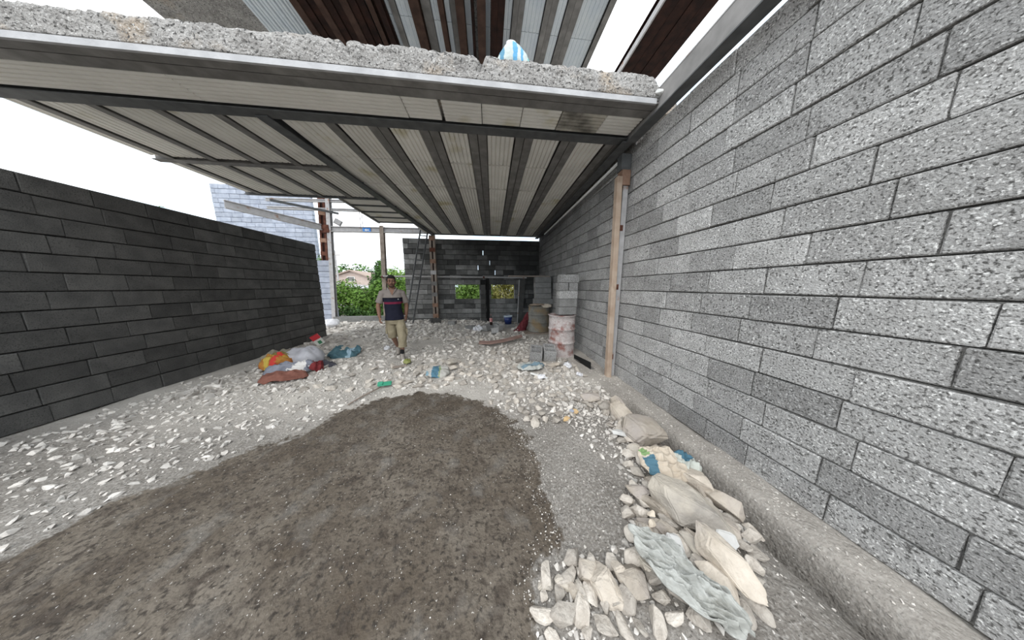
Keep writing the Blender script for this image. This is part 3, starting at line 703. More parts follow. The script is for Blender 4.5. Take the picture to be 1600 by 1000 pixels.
def fabric(name, label, cat, loc, size, amp, seed, m, rot=(0, 0, 0), n=26, pillow=.06, fold=3, droop=.0, round_=.25, group=None, follow=True):
    """closed crumpled bag or cloth: creased top sheet, flat underside, edges meeting"""
    r = random.Random(seed); lx, ly = size; V = []; F = []
    dirs = [(r.uniform(0, PI), r.uniform(3, 9) * fold / 3, r.uniform(0, 6), r.uniform(.4, 1)) for _ in range(6)]
    wx = [r.uniform(-.12, .12) for _ in range(8)]
    def h(u, v):
        s = 0
        for a, f, p, k in dirs:
            q = (u * math.cos(a) + v * math.sin(a)) * f + p + .8 * mnoise.noise((u * 3 + seed, v * 3, 0)); s += k * (1 - abs(math.sin(q))) ** 2
        return s / 3.0
    for side in (0, 1):
        for i in range(n + 1):
            for j in range(n + 1):
                u, v = i / n * 2 - 1, j / n * 2 - 1
                e = max(0, 1 - max(abs(u), abs(v)) ** 4); ed = max(0, (1 - abs(u) ** 3) * (1 - abs(v) ** 3))
                k = 1 - round_ * (u * u * v * v)
                x = u * lx / 2 * k * (1 + wx[0] * v + wx[1] * v * v) + .06 * lx * mnoise.noise((v * 2.2 + seed, u, 1)); y = v * ly / 2 * k * (1 + wx[2] * u + wx[3] * u * u) + .06 * ly * mnoise.noise((u * 2.2, seed + v, 2))
                zt = pillow * ed ** .6 + amp * (h(u, v) - .35) * (e ** .35) + amp * .6 * mnoise.noise((u * 2 + seed, v * 2, 5)) - droop * (abs(u) ** 2)
                V.append((x, y, zt if side else min(zt - .004, -.004 - droop * abs(u) ** 2 + amp * .3 * (1 - e))))
    N = (n + 1) ** 2
    for i in range(n):
        for j in range(n):
            a = i * (n + 1) + j; F.append((a, a + 1, a + n + 2, a + n + 1)); F.append((N + a, N + a + n + 1, N + a + n + 2, N + a + 1))
    B = [i * (n + 1) for i in range(n + 1)] + [n * (n + 1) + j for j in range(1, n + 1)] + [i * (n + 1) + n for i in range(n - 1, -1, -1)] + [j for j in range(n - 1, 0, -1)]
    for a, b in zip(B, B[1:] + B[:1]): F.append((a, b, N + b, N + a))
    me = new_mesh(name, V, F, m, True)
    bm = bmesh.new(); bm.from_mesh(me); bmesh.ops.recalc_face_normals(bm, faces=bm.faces); bm.to_mesh(me); bm.free()
    return tag(link(name, me, None, loc, rot), label, cat, group)

# paper and cloth on and beside the drums
M['paper_brown'] = mat('torn_paper', (.36, .27, .20), (.50, .41, .33), 6, .85, .3, 30)
fabric('torn_paper_sack', 'torn brown paper draped over the yellowish drum top', 'paper', (1.66, 7.22, .985), (.52, .34), .05, 3, M['paper_brown'], (0, 0, .2), 16, .03)
fabric('torn_paper_sack', 'pale cardboard flap hanging over the yellowish drum rim', 'paper', (1.98, 7.12, .96), (.34, .22), .03, 5, M['paper'], (.5, 0, -.3), 12, .02)
M['maroon'] = mat('maroon_cloth', (.10, .012, .020), (.19, .045, .05), 12, .85, .4, 40)
cl = MB().ring_loft([((1.16 + .27 * k / 12, 7.62 - .06 * k / 12, gz(1.2, 7.6) - .02 + .70 * k / 12), .20 - .165 * (k / 12) ** .8, .13 - .09 * k / 12) for k in range(13)], 28).mesh('cloth', M['maroon'], True)
for v in cl.vertices:
    a = math.atan2(v.co.y - 7.6, v.co.x - 1.25); k = .045 * math.sin(a * 7 + v.co.z * 5) + .05 * mnoise.noise((v.co.x * 9, v.co.y * 9, v.co.z * 4)); f = 1 - min(1, max(0, v.co.z / .8)) * .7; v.co.x += math.cos(a) * k * f; v.co.y += math.sin(a) * k * f
tag(link('cloth', cl), 'dark red cloth hanging in folds beside the yellowish drum', 'cloth')
fabric('cloth', 'small maroon rag on the ground beside the yellowish drum', 'cloth', (1.08, 7.6, gz(1.08, 7.6) + .02), (.36, .2), .05, 9, M['maroon'], (0, 0, .4), 12, .03)

# blue bucket on a block, bottle, small blocks, white bag
solid('concrete_block', 'grey block under the blue bucket', (.82, 8.35, gz(.8, 8.35) - .03), .2, M['block_dark_grey2'], (.42, .22, .17))
bk = thing('bucket', 'dark blue plastic bucket with a white rim before the far wall', 'bucket', (.78, 8.35, gz(.8, 8.35) + .142))
M['blue_plastic'] = mat('blue_plastic', (.010, .028, .13), (.014, .035, .15), 6, .4, spec=.5); M['white_plastic'] = mat('white_plastic', (.45, .52, .58), (.5, .56, .62), 6, .4, spec=.5)
MB().lathe([(0, .004), (.125, .004), (.13, 0), (.165, .30), (.158, .30), (.125, .02), (0, .02)], 28).build('body', M['blue_plastic'], bk, smooth=True)
MB().lathe([(.164, .285), (.174, .285), (.176, .33), (.160, .33), (.160, .30)], 28).build('rim', M['white_plastic'], bk, smooth=True)
MB().tube([(.172 * math.cos(a), .172 * math.sin(a) * .5 - .11 * math.sin((a + .2) * .9), .30 - .13 * math.sin(a * .95)) for a in [k * PI / 10 for k in range(11)]], .006, 6).build('handle', M['white_plastic'], bk)
hb = [((.0, 7.75), .9, 'upright grey hollow block right of the white crumpled bag'), ((.33, 7.85), 2.2, 'grey hollow block leaning beside the soft drink bottle'), ((.22, 7.2), .1, 'small grey hollow block standing in front of the soft drink bottle')]
for (p, rz, lb), sz in zip(hb, ((.40, .2, .2), (.42, .2, .2), (.24, .18, .18))): hollow('concrete_block', lb, (p[0], p[1], gz(*p) + .03), (random.uniform(-.2, .2), random.uniform(-.15, .15), rz), M['block'], sz)
solid('concrete_block', 'pale grey block sunk in the rubble left of the white bag', (-.66, 8.0, gz(-.6, 8) - .05), .3, M['block_dark_grey2'], (.4, .2, .18)); solid('concrete_block', 'small dark grey block in the rubble before the far wall', (-1.42, 8.6, gz(-1.4, 8.6) - .04), -.3, M['block_dark_grey2'], (.3, .2, .18)); solid('concrete_block', 'dark grey block lying at the foot of the battened column', (-2.15, 8.95, gz(-2.1, 9) - .03), .5, M['block_dark'], (.4, .2, .2))
bt = thing('drink_bottle', 'soft drink bottle with a red label standing on the grey blocks', 'bottle', (.10, 7.70, gz(.1, 7.7) + .22))
M['cola'] = mat('dark_drink', (.02, .008, .006), None, 5, .15, spec=.6); M['red_label'] = mat('red_label', (.42, .09, .09), (.62, .42, .40), 30, .5)
MB().lathe([(0, 0), (.045, 0), (.052, .02), (.052, .12), (.046, .15), (.05, .20), (.05, .24), (.016, .33), (.016, .345)], 18).build('body', M['cola'], bt, smooth=True)
MB().lathe([(.053, .11), (.0535, .115), (.053, .25), (.052, .25)], 18).build('label', M['red_label'], bt, smooth=True); MB().lathe([(0, .37), (.018, .37), (.018, .34), (0, .34)], 12).build('cap', M['red_label'], bt)
M['white_film'] = mat('white_film', (.62, .62, .66), (.78, .78, .80), 7, .5, .4, 30, spec=.4)
fabric('crumpled_bag', 'white crumpled plastic bag beside the grey hollow blocks', 'bag', (-.36, 7.75, gz(-.36, 7.75) + .05), (.42, .36), .12, 12, M['white_film'], (0, 0, .5), 20, .10)

# brown bent board, two hollow blocks, black angle
def bent_board():
    pts = [(-.26, 5.76, .04), (.05, 5.72, .035), (.36, 5.84, .045), (.70, 6.0, .06), (1.0, 6.22, .09)]
    mb = MB(); V = []; F = []
    for p in pts:
        zb = gz(p[0], p[1]) + p[2] + .03
        for dy, dz in ((-.10, 0), (.10, .02), (.10, .055), (-.10, .04)): V.append((p[0], p[1] + dy, zb + dz))
    for i in range(len(pts) - 1):
        for k in range(4): F.append((i * 4 + k, i * 4 + (k + 1) % 4, i * 4 + 4 + (k + 1) % 4, i * 4 + 4 + k))
    F += [(3, 2, 1, 0), tuple(len(V) - 4 + k for k in range(4))]
    me = mb.add(V, F).mesh('bent_board', M['timber_pink']); bevelled(me, .008); return me
bb_ = thing('bent_board', 'long bent reddish brown board lying in the middle of the rubble', 'board', (0, 0, 0))
link('plank', bent_board(), bb_); wt = MB().beam((.93, 6.27, gz(.95, 6.2) + .14), (1.06, 6.15, gz(1, 6.2) + .13), .05, .02).build('white_end', M['white'], bb_)
for (p, rz, lb) in (((1.02, 4.40), 1.3, 'left one of two grey hollow blocks before the pink drum'), ((1.31, 4.44), 1.42, 'right one of two grey hollow blocks before the pink drum')):
    hollow('concrete_block', lb, (p[0], p[1], gz(*p) + .05), (.04, -.22, rz), M['block'], (.36, .26, .23), None, 2)
an = thing('steel_angle', 'black steel angle offcut lying beside the right wall', 'offcut', (1.90, 4.1, gz(1.9, 4.1) + .0), 0)
MB().beam((.0, .34, .02), (.06, -.32, .07), .012, .14).build('web', M['black'], an); MB().beam((.03, .34, .0), (.10, -.32, .015), .08, .01).build('flange', M['steel'], an)

# sacks lying in the rubble
CEM = attr_print('cement_sack_print', ((.36, .345, .315), (.46, .445, .415)), [((.075, .165, .225), 0, -.10, .03, 1, -.20, .30, .14), ((.22, .28, .14), 0, .03, .055, 1, -.2, .3, .08), ((.20, .31, .37), 0, -.4, -.16, 1, -.4, .0, .12)])
fabric('cement_sack', 'blue and white paper cement sack lying flat in the middle rubble', 'sack', on((-.93, 3.84), .06), (.42, .34), .03, 21, CEM, (.28, .06, .12), 20, .05)
BAG2 = attr_print('thin_bag_print', ((.34, .36, .345), (.46, .47, .44)), [((.18, .26, .31), 0, -.2, .3, 1, -.08, .05, .14)])
fabric('plastic_bag', 'thin crumpled bluish bag right of the middle rubble', 'bag', on((.80, 3.86), .06), (.55, .34), .065, 23, BAG2, (0, 0, .3), 22, .05)
tag(MB().beam(on((.72, 3.50), .05), on((.98, 3.34), .04), .035, .02).build('white_strip', M['white']), 'narrow white plastic strip below the thin bluish bag', 'strip')
BLU = attr_print('blue_bag_print', ((.045, .10, .125), (.09, .17, .20)), [((.40, .37, .32), 0, -.10, .18, 1, .04, .30, .16), ((.30, .42, .50), 0, .1, .2, 1, -.3, .1, .14)])
fabric('cement_sack', 'crumpled teal blue sack on the rubble left of the man', 'sack', on((-3.35, 5.25), .08), (.66, .50), .13, 25, BLU, (.35, 0, .1), 24, .06, 2.2)
M['grey_bag'] = mat('grey_bag', (.34, .34, .37), (.47, .47, .50), 5, .6, .3, 25, spec=.3)
M['dark_cloth'] = mat('dark_cloth', (.035, .035, .045), (.10, .10, .12), 8, .9, .4, 50)
M['red_cloth'] = mat('red_cloth', (.13, .014, .018), (.22, .04, .04), 9, .9, .4, 50); M['brown_cloth'] = mat('brown_cloth', (.14, .055, .04), (.23, .10, .075), 9, .9, .4, 50)
RYB = attr_print('red_yellow_print', ((.32, .06, .03), (.44, .27, .05)), [((.46, .34, .07), 0, -.08, -.02, None, 0, 0, .16), ((.50, .05, .04), 0, .02, .10, None, 0, 0, .2), ((.20, .16, .06), 1, .1, .2, None, 0, 0, .1)])
fabric('plastic_bag', 'full pale grey plastic bag in the clothes heap beside the left wall', 'bag', on((-3.78, 4.72), .10), (.68, .56), .08, 31, M['grey_bag'], (.3, .1, -.2), 26, .24, 2.0)
fabric('plastic_bag', 'red and yellow printed bag in the clothes heap', 'bag', on((-4.05, 4.42), .12), (.52, .40), .10, 32, RYB, (.3, 0, .1), 22, .16)
fabric('cloth', 'grey and white crumpled shirt in the clothes heap', 'clothes', on((-3.58, 4.12), .10), (.72, .34), .12, 33, attr_print('shirt_print', ((.12, .13, .16), (.30, .31, .36)), [((.66, .64, .62), 0, .05, .25, None, 0, 0, .2)]), (.2, 0, .25), 22, .10)
fabric('cloth', 'dark red cloth at the tip of the clothes heap', 'clothes', on((-3.24, 4.24), .05), (.22, .24), .07, 34, M['red_cloth'], (0, .3, .5), 18, .12)
fabric('cloth', 'black rag under the grey bag in the clothes heap', 'clothes', on((-3.26, 4.50), .03), (.46, .26), .06, 35, M['dark_cloth'], (0, .1, -.2), 16, .06)
fabric('cloth', 'reddish brown garment at the front of the clothes heap', 'clothes', on((-3.45, 3.86), .04), (.62, .26), .07, 36, M['brown_cloth'], (0, 0, .25), 20, .10)
fabric('cloth', 'olive brown sack behind the red and yellow bag', 'sack', on((-4.25, 4.75), .12), (.62, .5), .1, 37, mat('olive_sack', (.19, .17, .13), (.28, .26, .20), 7, .9, .3, 40), (.2, 0, 0), 20, .16)
cn = thing('juice_carton', 'small red and white carton tilted at the foot of the left wall', 'carton', on((-4.62, 6.35), .02), .6)
M['carton'] = mat('carton_print', (.60, .60, .55), (.70, .70, .66), 9, .6); M['carton_red'] = mat('carton_red', (.50, .03, .04), None, 8, .6); M['carton_green'] = mat('carton_green', (.05, .20, .10), None, 8, .6)
MB().box((-.09, -.06, 0), (.09, .06, .17), (0, -.5, 0), (0, 0, 0)).build('body', M['carton'], cn); MB().box((-.092, -.062, .17), (.092, .062, .30), (0, -.5, 0), (0, 0, 0)).build('top', M['carton_red'], cn); MB().box((-.03, -.064, .03), (.05, .064, .12), (0, -.5, 0), (0, 0, 0)).build('print_patch', M['carton_green'], cn)
fabric('paper_scrap', 'small white scrap of paper on the ground left of the man', 'paper', on((-2.62, 5.7), .03), (.14, .16), .06, 42, M['white_film'], (.5, 0, 0), 10, .03)
fabric('crumpled_wrapper', 'crumpled yellow green wrapper beside the front shoe of the man', 'wrapper', on((-1.68, 4.46), .04), (.15, .14), .05, 43, mat('wrapper', (.16, .19, .04), (.28, .28, .11), 20, .5), (0, 0, .3), 12, .07)
gp = thing('plastic_scraper', 'small bright green plastic piece at the edge of the mud', 'plastic', on((-1.66, 3.44), .05), .25)
gp.rotation_euler = (.35, .0, .25); gp.scale = (.95, 1.05, 1.0)
M['green_plastic'] = mat('green_plastic', (.035, .26, .155), (.05, .32, .20), 8, .5, spec=.4)
q = MB().box((-.10, -.04, 0), (.10, .04, .022)).mesh('blade', M['green_plastic']); bevelled(q, .006); link('blade', q, gp); MB().box((-.105, -.035, .022), (-.03, .035, .034)).build('ridge', M['green_plastic'], gp)
st_ = MB().tube([on((-1.92, 2.94), .015), on((-1.84, 3.12), .03), on((-1.72, 3.36), .035)], [.009, .012, .010], 7).build('stick', M['timber_grey']); tag(st_, 'thin dark stick pointing at the green plastic piece', 'stick')
for k, (px, py, lb, sz) in enumerate(((846, 596, 'white paper scrap nearest the white plastic strip', .14), (887, 577, 'torn grey white paper beside the black steel angle', .24), (905, 592, 'small torn wrapper in front of the black steel angle', .12))):
    fabric('paper_scrap', lb, 'paper', on(G(px, py), .04), (sz, sz * .7), .05, 60 + k, M['white_film'], (.2, 0, k), 12, .03)
tag(MB().beam(on((-1.86, 4.20), .03), on((-1.62, 4.26), .04), .07, .02).build('wood_chip', M['timber_grey']), 'small dark flat wood chip in front of the man', 'wood')
# cement sack and plastic sheet on the stone heap
CEM2 = attr_print('beige_sack_print', ((.45, .385, .31), (.55, .485, .40)), [((.075, .155, .205), 0, -.155, -.075, 1, -.15, .02, .07), ((.19, .29, .13), 0, -.16, -.09, 1, .03, .08, .05), ((.07, .155, .205), 1, -.18, -.135, 0, -.02, .14, .05)], .8, .3)
fabric('cement_sack', 'beige paper sack with blue and green print on the stones', 'sack', G(1034, 722, .20), (.36, .27), .05, 51, CEM2, (.30, .12, -.12), 50, .035, 2.6)
fabric('cement_sack', 'torn blue edged end of a paper sack beside the trench', 'sack', G(1071, 724, .16), (.22, .20), .08, 52, attr_print('blue_end_print', ((.44, .46, .42), (.54, .55, .51)), [((.07, .16, .22), 0, -.03, .12, 1, .0, .2, .08)]), (.3, .1, .3), 22, .04, 4)
M['sheet'] = mat('plastic_sheet', (.32, .325, .305), (.45, .455, .43), 4, .5, .8, 11, spec=.45, c3=(.25, .25, .225), s3=4, f3=.60, bdist=.04)
fabric('plastic_sheet', 'large pale grey green plastic sheet over the nearest stones', 'sheet', G(1068, 900, .19), (.50, .19), .075, 53, M['sheet'], (.12, .22, -.82), 70, .03, 4.2)
fabric('plastic_sheet', 'small folded grey plastic piece above the large sheet', 'sheet', G(1018, 855, .12), (.18, .09), .05, 54, M['sheet'], (.1, .2, -.7), 20, .03, 4)
# striped sack on the slab edge
STR = attr_print('striped_sack_print', ((.42, .48, .47), (.52, .57, .55)), [((.10, .25, .36), 0, -.16, -.11, None, 0, 0, .04), ((.12, .34, .55), 0, -.02, .03, None, 0, 0, .04), ((.12, .34, .55), 0, .07, .10, None, 0, 0, .04), ((.18, .42, .40), 0, .15, .19, None, 0, 0, .04)])
sk_ = thing('striped_sack', 'blue and white striped sack standing on the broken slab edge', 'sack', (.335, 2.84, 3.985))
MB().ring_loft([((0, 0, 0), .21, .12), ((0, 0, .10), .205, .12), ((.0, 0, .19), .16, .10), ((-.01, 0, .26), .10, .075), ((-.02, 0, .30), .055, .045)], 24).build('body', STR, sk_, smooth=True); MB().ring_loft([((-.02, 0, .29), .045, .04), ((-.025, 0, .315), .06, .04), ((-.02, 0, .33), .03, .02)], 14).build('neck', M['white_film'], sk_, smooth=True)
# ------------------------------------------------------------------ stones
def hull_stone(seed, n=16, flat=.6, elong=1.0, bev=.05, sub=0):
    r = random.Random(seed); bm = bmesh.new()
    for _ in range(n):
        v = Vector((r.gauss(0, 1), r.gauss(0, 1), r.gauss(0, 1))).normalized() * r.uniform(.82, 1.0); bm.verts.new((v.x * .5 * elong, v.y * .5, v.z * .5 * flat))
    res = bmesh.ops.convex_hull(bm, input=bm.verts); bmesh.ops.delete(bm, geom=[g for g in res['geom_interior'] if isinstance(g, bmesh.types.BMVert)], context='VERTS')
    if bev: bmesh.ops.bevel(bm, geom=list(bm.edges), offset=bev, segments=2 if sub else 1, affect='EDGES', clamp_overlap=True)
    if sub:
        bmesh.ops.triangulate(bm, faces=bm.faces); bmesh.ops.subdivide_edges(bm, edges=[e for e in bm.edges if e.calc_length() > .12], cuts=2, use_grid_fill=True)
        for v in bm.verts: v.co += v.co.normalized() * (mnoise.fractal(v.co * 4.5 + Vector((seed, 0, 0)), 1, 2, 4) * .028)
    me = bpy.data.meshes.new('stone'); bm.to_mesh(me); bm.free()
    if sub:
        for p in me.polygons: p.use_smooth = True
        me.set_sharp_from_angle(angle=.5)
    return me
def add_stone(label, px, py, dims, rz, m, seed, tilt=(0, 0), lift=.0, h=.06, n=13, flat=1, elong=1, bev=.045, cat='stone', group=None):
    p = G(px, py, h); me = hull_stone(seed, n, flat, elong, bev, 1); me.materials.append(M[m])
    # scale the mesh to the wanted extents
    co = np.array([v.co for v in me.vertices]); ext = co.max(0) - co.min(0)
    for v in me.vertices: v.co = Vector((v.co.x / ext[0] * dims[0], v.co.y / ext[1] * dims[1], v.co.z / ext[2] * dims[2]))
    z = gz(p.x, p.y) + dims[2] * .36 + lift
    HERO.append((p.x, p.y, max(dims[0], dims[1]) * .46))
    return tag(link('stone', me, None, (p.x, p.y, z), (tilt[0], tilt[1], rz)), label, cat, group)
HERO = []
A = add_stone
A('largest pale flat boulder above the beige paper sack', 1003, 677, (.42, .38, .20), -.5, 'rock', 101, (.25, .1), .01, .12, 16)
A('upright pale stone with a knobbed top beside the trench', 973, 648, (.18, .32, .18), .25, 'rock', 102, (.3, 0), .0, .1, 14)
A('narrow pale stone leaning behind the knobbed stone', 964, 626, (.13, .26, .16), .1, 'rock', 103, (.2, .1), .0, .08, 14)
A('squat greyish stone left of the narrow leaning stone', 945, 634, (.15, .19, .14), -.3, 'rock_grey', 104, (.1, .2), 0, .07, 14)
A('wide low pale stone lying alone at the top of the heap', 924, 620, (.27, .17, .12), -.12, 'rock', 105, (.1, 0), 0, .05, 16)
A('long pale squared stone resting under the paper sack', 1083, 752, (.34, .16, .13), -.95, 'rock', 106, (.1, .15), .03, .12, 16)
A('large grey elongated boulder in the middle of the heap', 1070, 794, (.46, .27, .20), -.98, 'rock_grey', 107, (.15, .12), .02, .14, 22)
A('rounded beige stone between the boulder and the trench', 1104, 772, (.16, .20, .13), .3, 'rock', 108, (.1, 0), 0, .09, 14)
A('pale stone at the right edge beside the trench', 1124, 778, (.18, .28, .15), .35, 'rock', 109, (.1, .1), .02, .1, 14)
A('long pale stone by the right edge above the plastic sheet', 1122, 872, (.15, .32, .14), .35, 'rock', 110, (.1, .1), .03, .12, 14)
A('smooth pinkish angular stone largest near the picture bottom', 945, 912, (.135, .20, .10), .1, 'rock', 111, (.15, 0), .0, .05, 12)
A('blocky pinkish stone left of the angular stone', 920, 892, (.105, .12, .09), .4, 'rock', 112, (.1, 0), 0, .04, 12)
A('grey flat stone half sunk at the edge of the mud', 853, 908, (.10, .085, .04), .6, 'rock_grey', 113, (0, 0), -.01, .01, 10)
A('slim grey wedge beside the half sunk stone', 880, 910, (.10, .04, .05), -.5, 'rock_grey', 114, (0, 0), 0, .02, 10)
A('small rounded beige stone below the blocky stone', 896, 916, (.06, .075, .05), .2, 'rock', 115, (0, 0), 0, .03, 12)
A('beige stone at the very bottom edge left of the angular stone', 882, 944, (.10, .075, .06), .1, 'rock', 116, (0, 0), 0, .03, 12)
A('upright olive grey stone below the rounded beige stone', 911, 935, (.05, .11, .06), .0, 'rock_grey', 117, (.1, 0), 0, .03, 12)
A('purplish grey stone at the bottom edge below the angular stone', 963, 940, (.09, .07, .05), .3, 'rock_grey', 118, (0, 0), 0, .03, 12)
A('yellowish beige stone right of the angular stone', 974, 910, (.065, .13, .07), .35, 'rock', 119, (.1, .1), 0, .04, 12)
A('broad pale stone right of the yellowish stone', 996, 918, (.15, .16, .09), .5, 'rock', 120, (.1, .1), 0, .05, 14)
A('dark brown hollow stone above the broad pale stone', 1013, 890, (.10, .09, .07), .2, 'rock_grey', 121, (.1, .1), 0, .05, 14)
A('long wedge-shaped pale stone left of the grey boulder', 1033, 796, (.26, .09, .09), -.75, 'rock', 122, (.1, .1), .02, .1, 12)
A('second long pale stone under the wedge-shaped stone', 1022, 822, (.24, .09, .08), -.6, 'rock', 123, (0, .1), .01, .08, 12)
A('pale pointed stone at the upper left of the heap', 997, 772, (.17, .11, .08), -.4, 'rock', 124, (.1, .1), .01, .07, 12)
A('grey beige block under the left end of the paper sack', 1019, 750, (.11, .14, .10), .2, 'rock', 125, (0, 0), 0, .08, 12)
A('upright pale stone beside the two small yellow chips', 1005, 822, (.10, .16, .08), -.1, 'rock', 126, (0, 0), 0, .07, 12)
A('white chalky stone above the plastic sheet', 1057, 848, (.07, .10, .05), .7, 'chalk', 127, (.1, .1), .03, .1, 12)
A('brown grey stone right of the chalky stone', 1085, 850, (.12, .15, .08), .3, 'rock_grey', 128, (.1, .1), .01, .09, 12)
A('long beige stone under the tip of the grey boulder', 1098, 856, (.10, .22, .09), .6, 'rock', 129, (.1, .1), .02, .1, 12)
A('white stone at the right edge beside the long pale stone', 1133, 842, (.10, .10, .07), .2, 'chalk', 130, (0, 0), .03, .12, 12)
A('beige stone at the right edge below the long pale stone', 1126, 912, (.13, .18, .09), .5, 'rock', 131, (0, 0), .02, .1, 12)
A('pointed grey stone touching the wide low stone', 988, 706, (.12, .15, .09), .6, 'rock_grey', 132, (0, 0), 0, .06, 12)
A('small white stone left of the largest boulder', 968, 686, (.14, .09, .07), -.4, 'chalk', 133, (0, .2), .01, .06, 12)
A('grey round stone below the knobbed stone', 972, 666, (.13, .14, .10), .2, 'rock_grey', 134, (0, 0), 0, .06, 14)
A('small pale stone right of the wide low stone by the wall', 1128, 830, (.18, .15, .1), .2, 'rock', 136, (0, 0), .0, .08, 12)
A('yellowish flat chip with a straight edge in the heap', 1016, 806, (.05, .045, .03), .1, 'paper', 137, (0, 0), .05, .1, 10)
A('second yellowish flat chip below the first one', 1018, 822, (.055, .045, .03), .1, 'paper', 138, (0, 0), .05, .1, 10)

q = G(519, 511, .1); me = hull_stone(160, 15, .9, 1, .06, 1); me.materials.append(M['white_film']); tag(link('white_sack', me, None, (q.x * .98, q.y * .98, gz(q.x, q.y) + .14), (0, .1, .3), (.66, .5, .44)), 'white lumpy sack at the foot of the pale block wall', 'sack')
M['ochre'] = mat('ochre_stone', (.50, .33, .15), (.62, .46, .28), 9, .9, .4, 40)
A('long low beige stone lying before the pink drum', 866, 573, (.34, .13, .08), .1, 'rock', 140, (0, 0), .02, .04, 12)
A('flat grey concrete lump right of the flat cement sack', 706, 569, (.24, .20, .12), .2, 'rock_grey', 141, (.1, 0), .03, .04, 12)
A('pale squared lump below the grey concrete lump', 708, 578, (.16, .12, .09), -.2, 'rock', 142, (0, 0), .03, .04, 12)
A('ochre orange stone among the pebbles left of the largest boulder', 884, 661, (.09, .06, .05), .3, 'ochre', 143, (0, 0), .02, .03, 12)
A('pale ochre stone beside the orange stone', 899, 648, (.07, .06, .05), .1, 'ochre', 144, (0, 0), .02, .03, 12)
A('bluish grey stone among the pebbles above the path', 893, 647, (.08, .06, .05), .9, 'block_pale', 145, (0, 0), .02, .03, 12)
# white lumps of mortar on the right end of the slab edge
for k, (x, y, z, s, lb) in enumerate([(2.0, 2.63, 3.80, .09, 'white lump of mortar hanging at the right end of the slab'), (2.08, 2.66, 3.80, .07, 'small beige lump of mortar beside the white one'), (2.07, 2.72, 3.90, .08, 'pale chip of mortar standing on the wall head beam')]):
    me = hull_stone(150 + k, 14, .8, 1, .06, 1); me.materials.append(M['white' if k == 0 else 'rock']); tag(link('mortar_lump', me, None, (x, y, z), (.2, .3 * k, k), (s * 1.3, s, s * (1.8 if k == 2 else 1.2))), lb, 'lump')

# countless smaller stones: the 250 that show largest are things, the rest gravel
TPL = []
for k in range(10):
    me = hull_stone(200 + k, 11, random.uniform(.5, .8), random.uniform(1, 1.4), 0); TPL.append((np.array([v.co[:] for v in me.vertices]), [tuple(p.vertices) for p in me.polygons]))
STN = []
for k in range(12):
    me = hull_stone(300 + k, 13, random.uniform(.55, .85), random.uniform(1, 1.5), .045); me.materials.append(M['rock_loose']); STN.append(me)
def in_hero(x, y, f=1.0): return any((x - a) ** 2 + (y - b) ** 2 < (r * f) ** 2 for a, b, r in HERO)
CLEAR = [(-1.98, 4.72, .20), (-2.12, 5.2, .16), (1.2, 4.42, .34), (-.93, 3.84, .24), (.80, 3.84, .28), (.1, 7.45, .42), (-3.35, 5.2, .34), (-1.66, 3.42, .12), (1.72, 4.82, .34), (.6, 6.0, .22), (.1, 5.75, .2), (1.0, 6.2, .2), (.8, 8.3, .25), (1.9, 4.1, .2), (-2.62, 5.68, .1), (-1.68, 4.44, .1), (-4.6, 6.3, .2), (1.8, 7.3, .6)]
def vis(x, y):
    c = ROT.T @ np.array([x, y, -EYE])
    if c[2] < .2 or any((x - a) ** 2 + (y - b) ** 2 < q * q for a, b, q in CLEAR): return False
    return -80 < CX + FPX * c[0] / c[2] < 1680 and CY - FPX * c[1] / c[2] < 1040
cand = []
r = random.Random(5)
def scatter(n, x0, x1, y0, y1, s0, s1, p=2.0, cond=None):
    c = 0; tries = 0
    while c < n and tries < n * 8:
        tries += 1; x = r.uniform(x0, x1); y = r.uniform(y0, y1)
        if cond and not cond(x, y): continue
        if not vis(x, y): continue
        s = s0 + (s1 - s0) * r.random() ** p; cand.append((x, y, s)); c += 1
def sdp(x, y): return poly_sd(np.array([[x, y]]))[0]
HP = [G(*q) for q in ((925, 600), (955, 690), (990, 755), (975, 800), (985, 850), (945, 878), (900, 868), (850, 888), (838, 1000), (1180, 1000), (1180, 830), (1105, 770), (1040, 700), (995, 640), (965, 605))]
def inpoly(x, y, Q):
    c = False
    for i in range(len(Q)):
        a = Q[i]; b = Q[i - 1]
        if (a[1] > y) != (b[1] > y) and x < (b[0] - a[0]) * (y - a[1]) / (b[1] - a[1]) + a[0]: c = not c
    return c
heap = lambda x, y: x < 1.75 and inpoly(x, y, HP) and not in_hero(x, y, .55)
def pack(n, x0, x1, y0, y1, s0, s1, p, cond, tight=.42, tries_max=20):
    """stones laid beside one another, largest first"""
    cell = {}; out = 0
    sizes = sorted((s0 + (s1 - s0) * r.random() ** p for _ in range(n)), reverse=True); cs = s1
    for s in sizes:
        for _ in range(tries_max):
            x = r.uniform(x0, x1); y = r.uniform(y0, y1)
            if not vis(x, y) or not cond(x, y): continue
            i, j = int(x // cs), int(y // cs)
            if any((x - a) ** 2 + (y - b_) ** 2 < (tight * (s + q)) ** 2 for di in (-1, 0, 1) for dj in (-1, 0, 1) for a, b_, q in cell.get((i + di, j + dj), ())): continue
            cell.setdefault((i, j), []).append((x, y, s)); cand.append((x, y, s)); out += 1; break
pack(900, .2, 1.75, .5, 3.0, .025, .13, 1.9, heap, .38, 70)
scatter(1500, .2, 1.76, .5, 3.0, .006, .03, 2.0, lambda x, y: x < 1.75 and inpoly(x, y, HP))
mid = lambda x, y: sdp(x, y) > .1 + .15 * mnoise.noise((x * 1.7, y * 1.7, 0)) and x < 2.15
dens = lambda x, y: mid(x, y) and mnoise.noise((x * .9, y * .9, 4)) + .35 * mnoise.noise((x * 2.5, y * 2.5, 1)) > r.uniform(-.5, .35)
pack(3000, -4.6, 1.7, 3.35, 6.3, .035, .19, 3.0, dens, .40, 8)
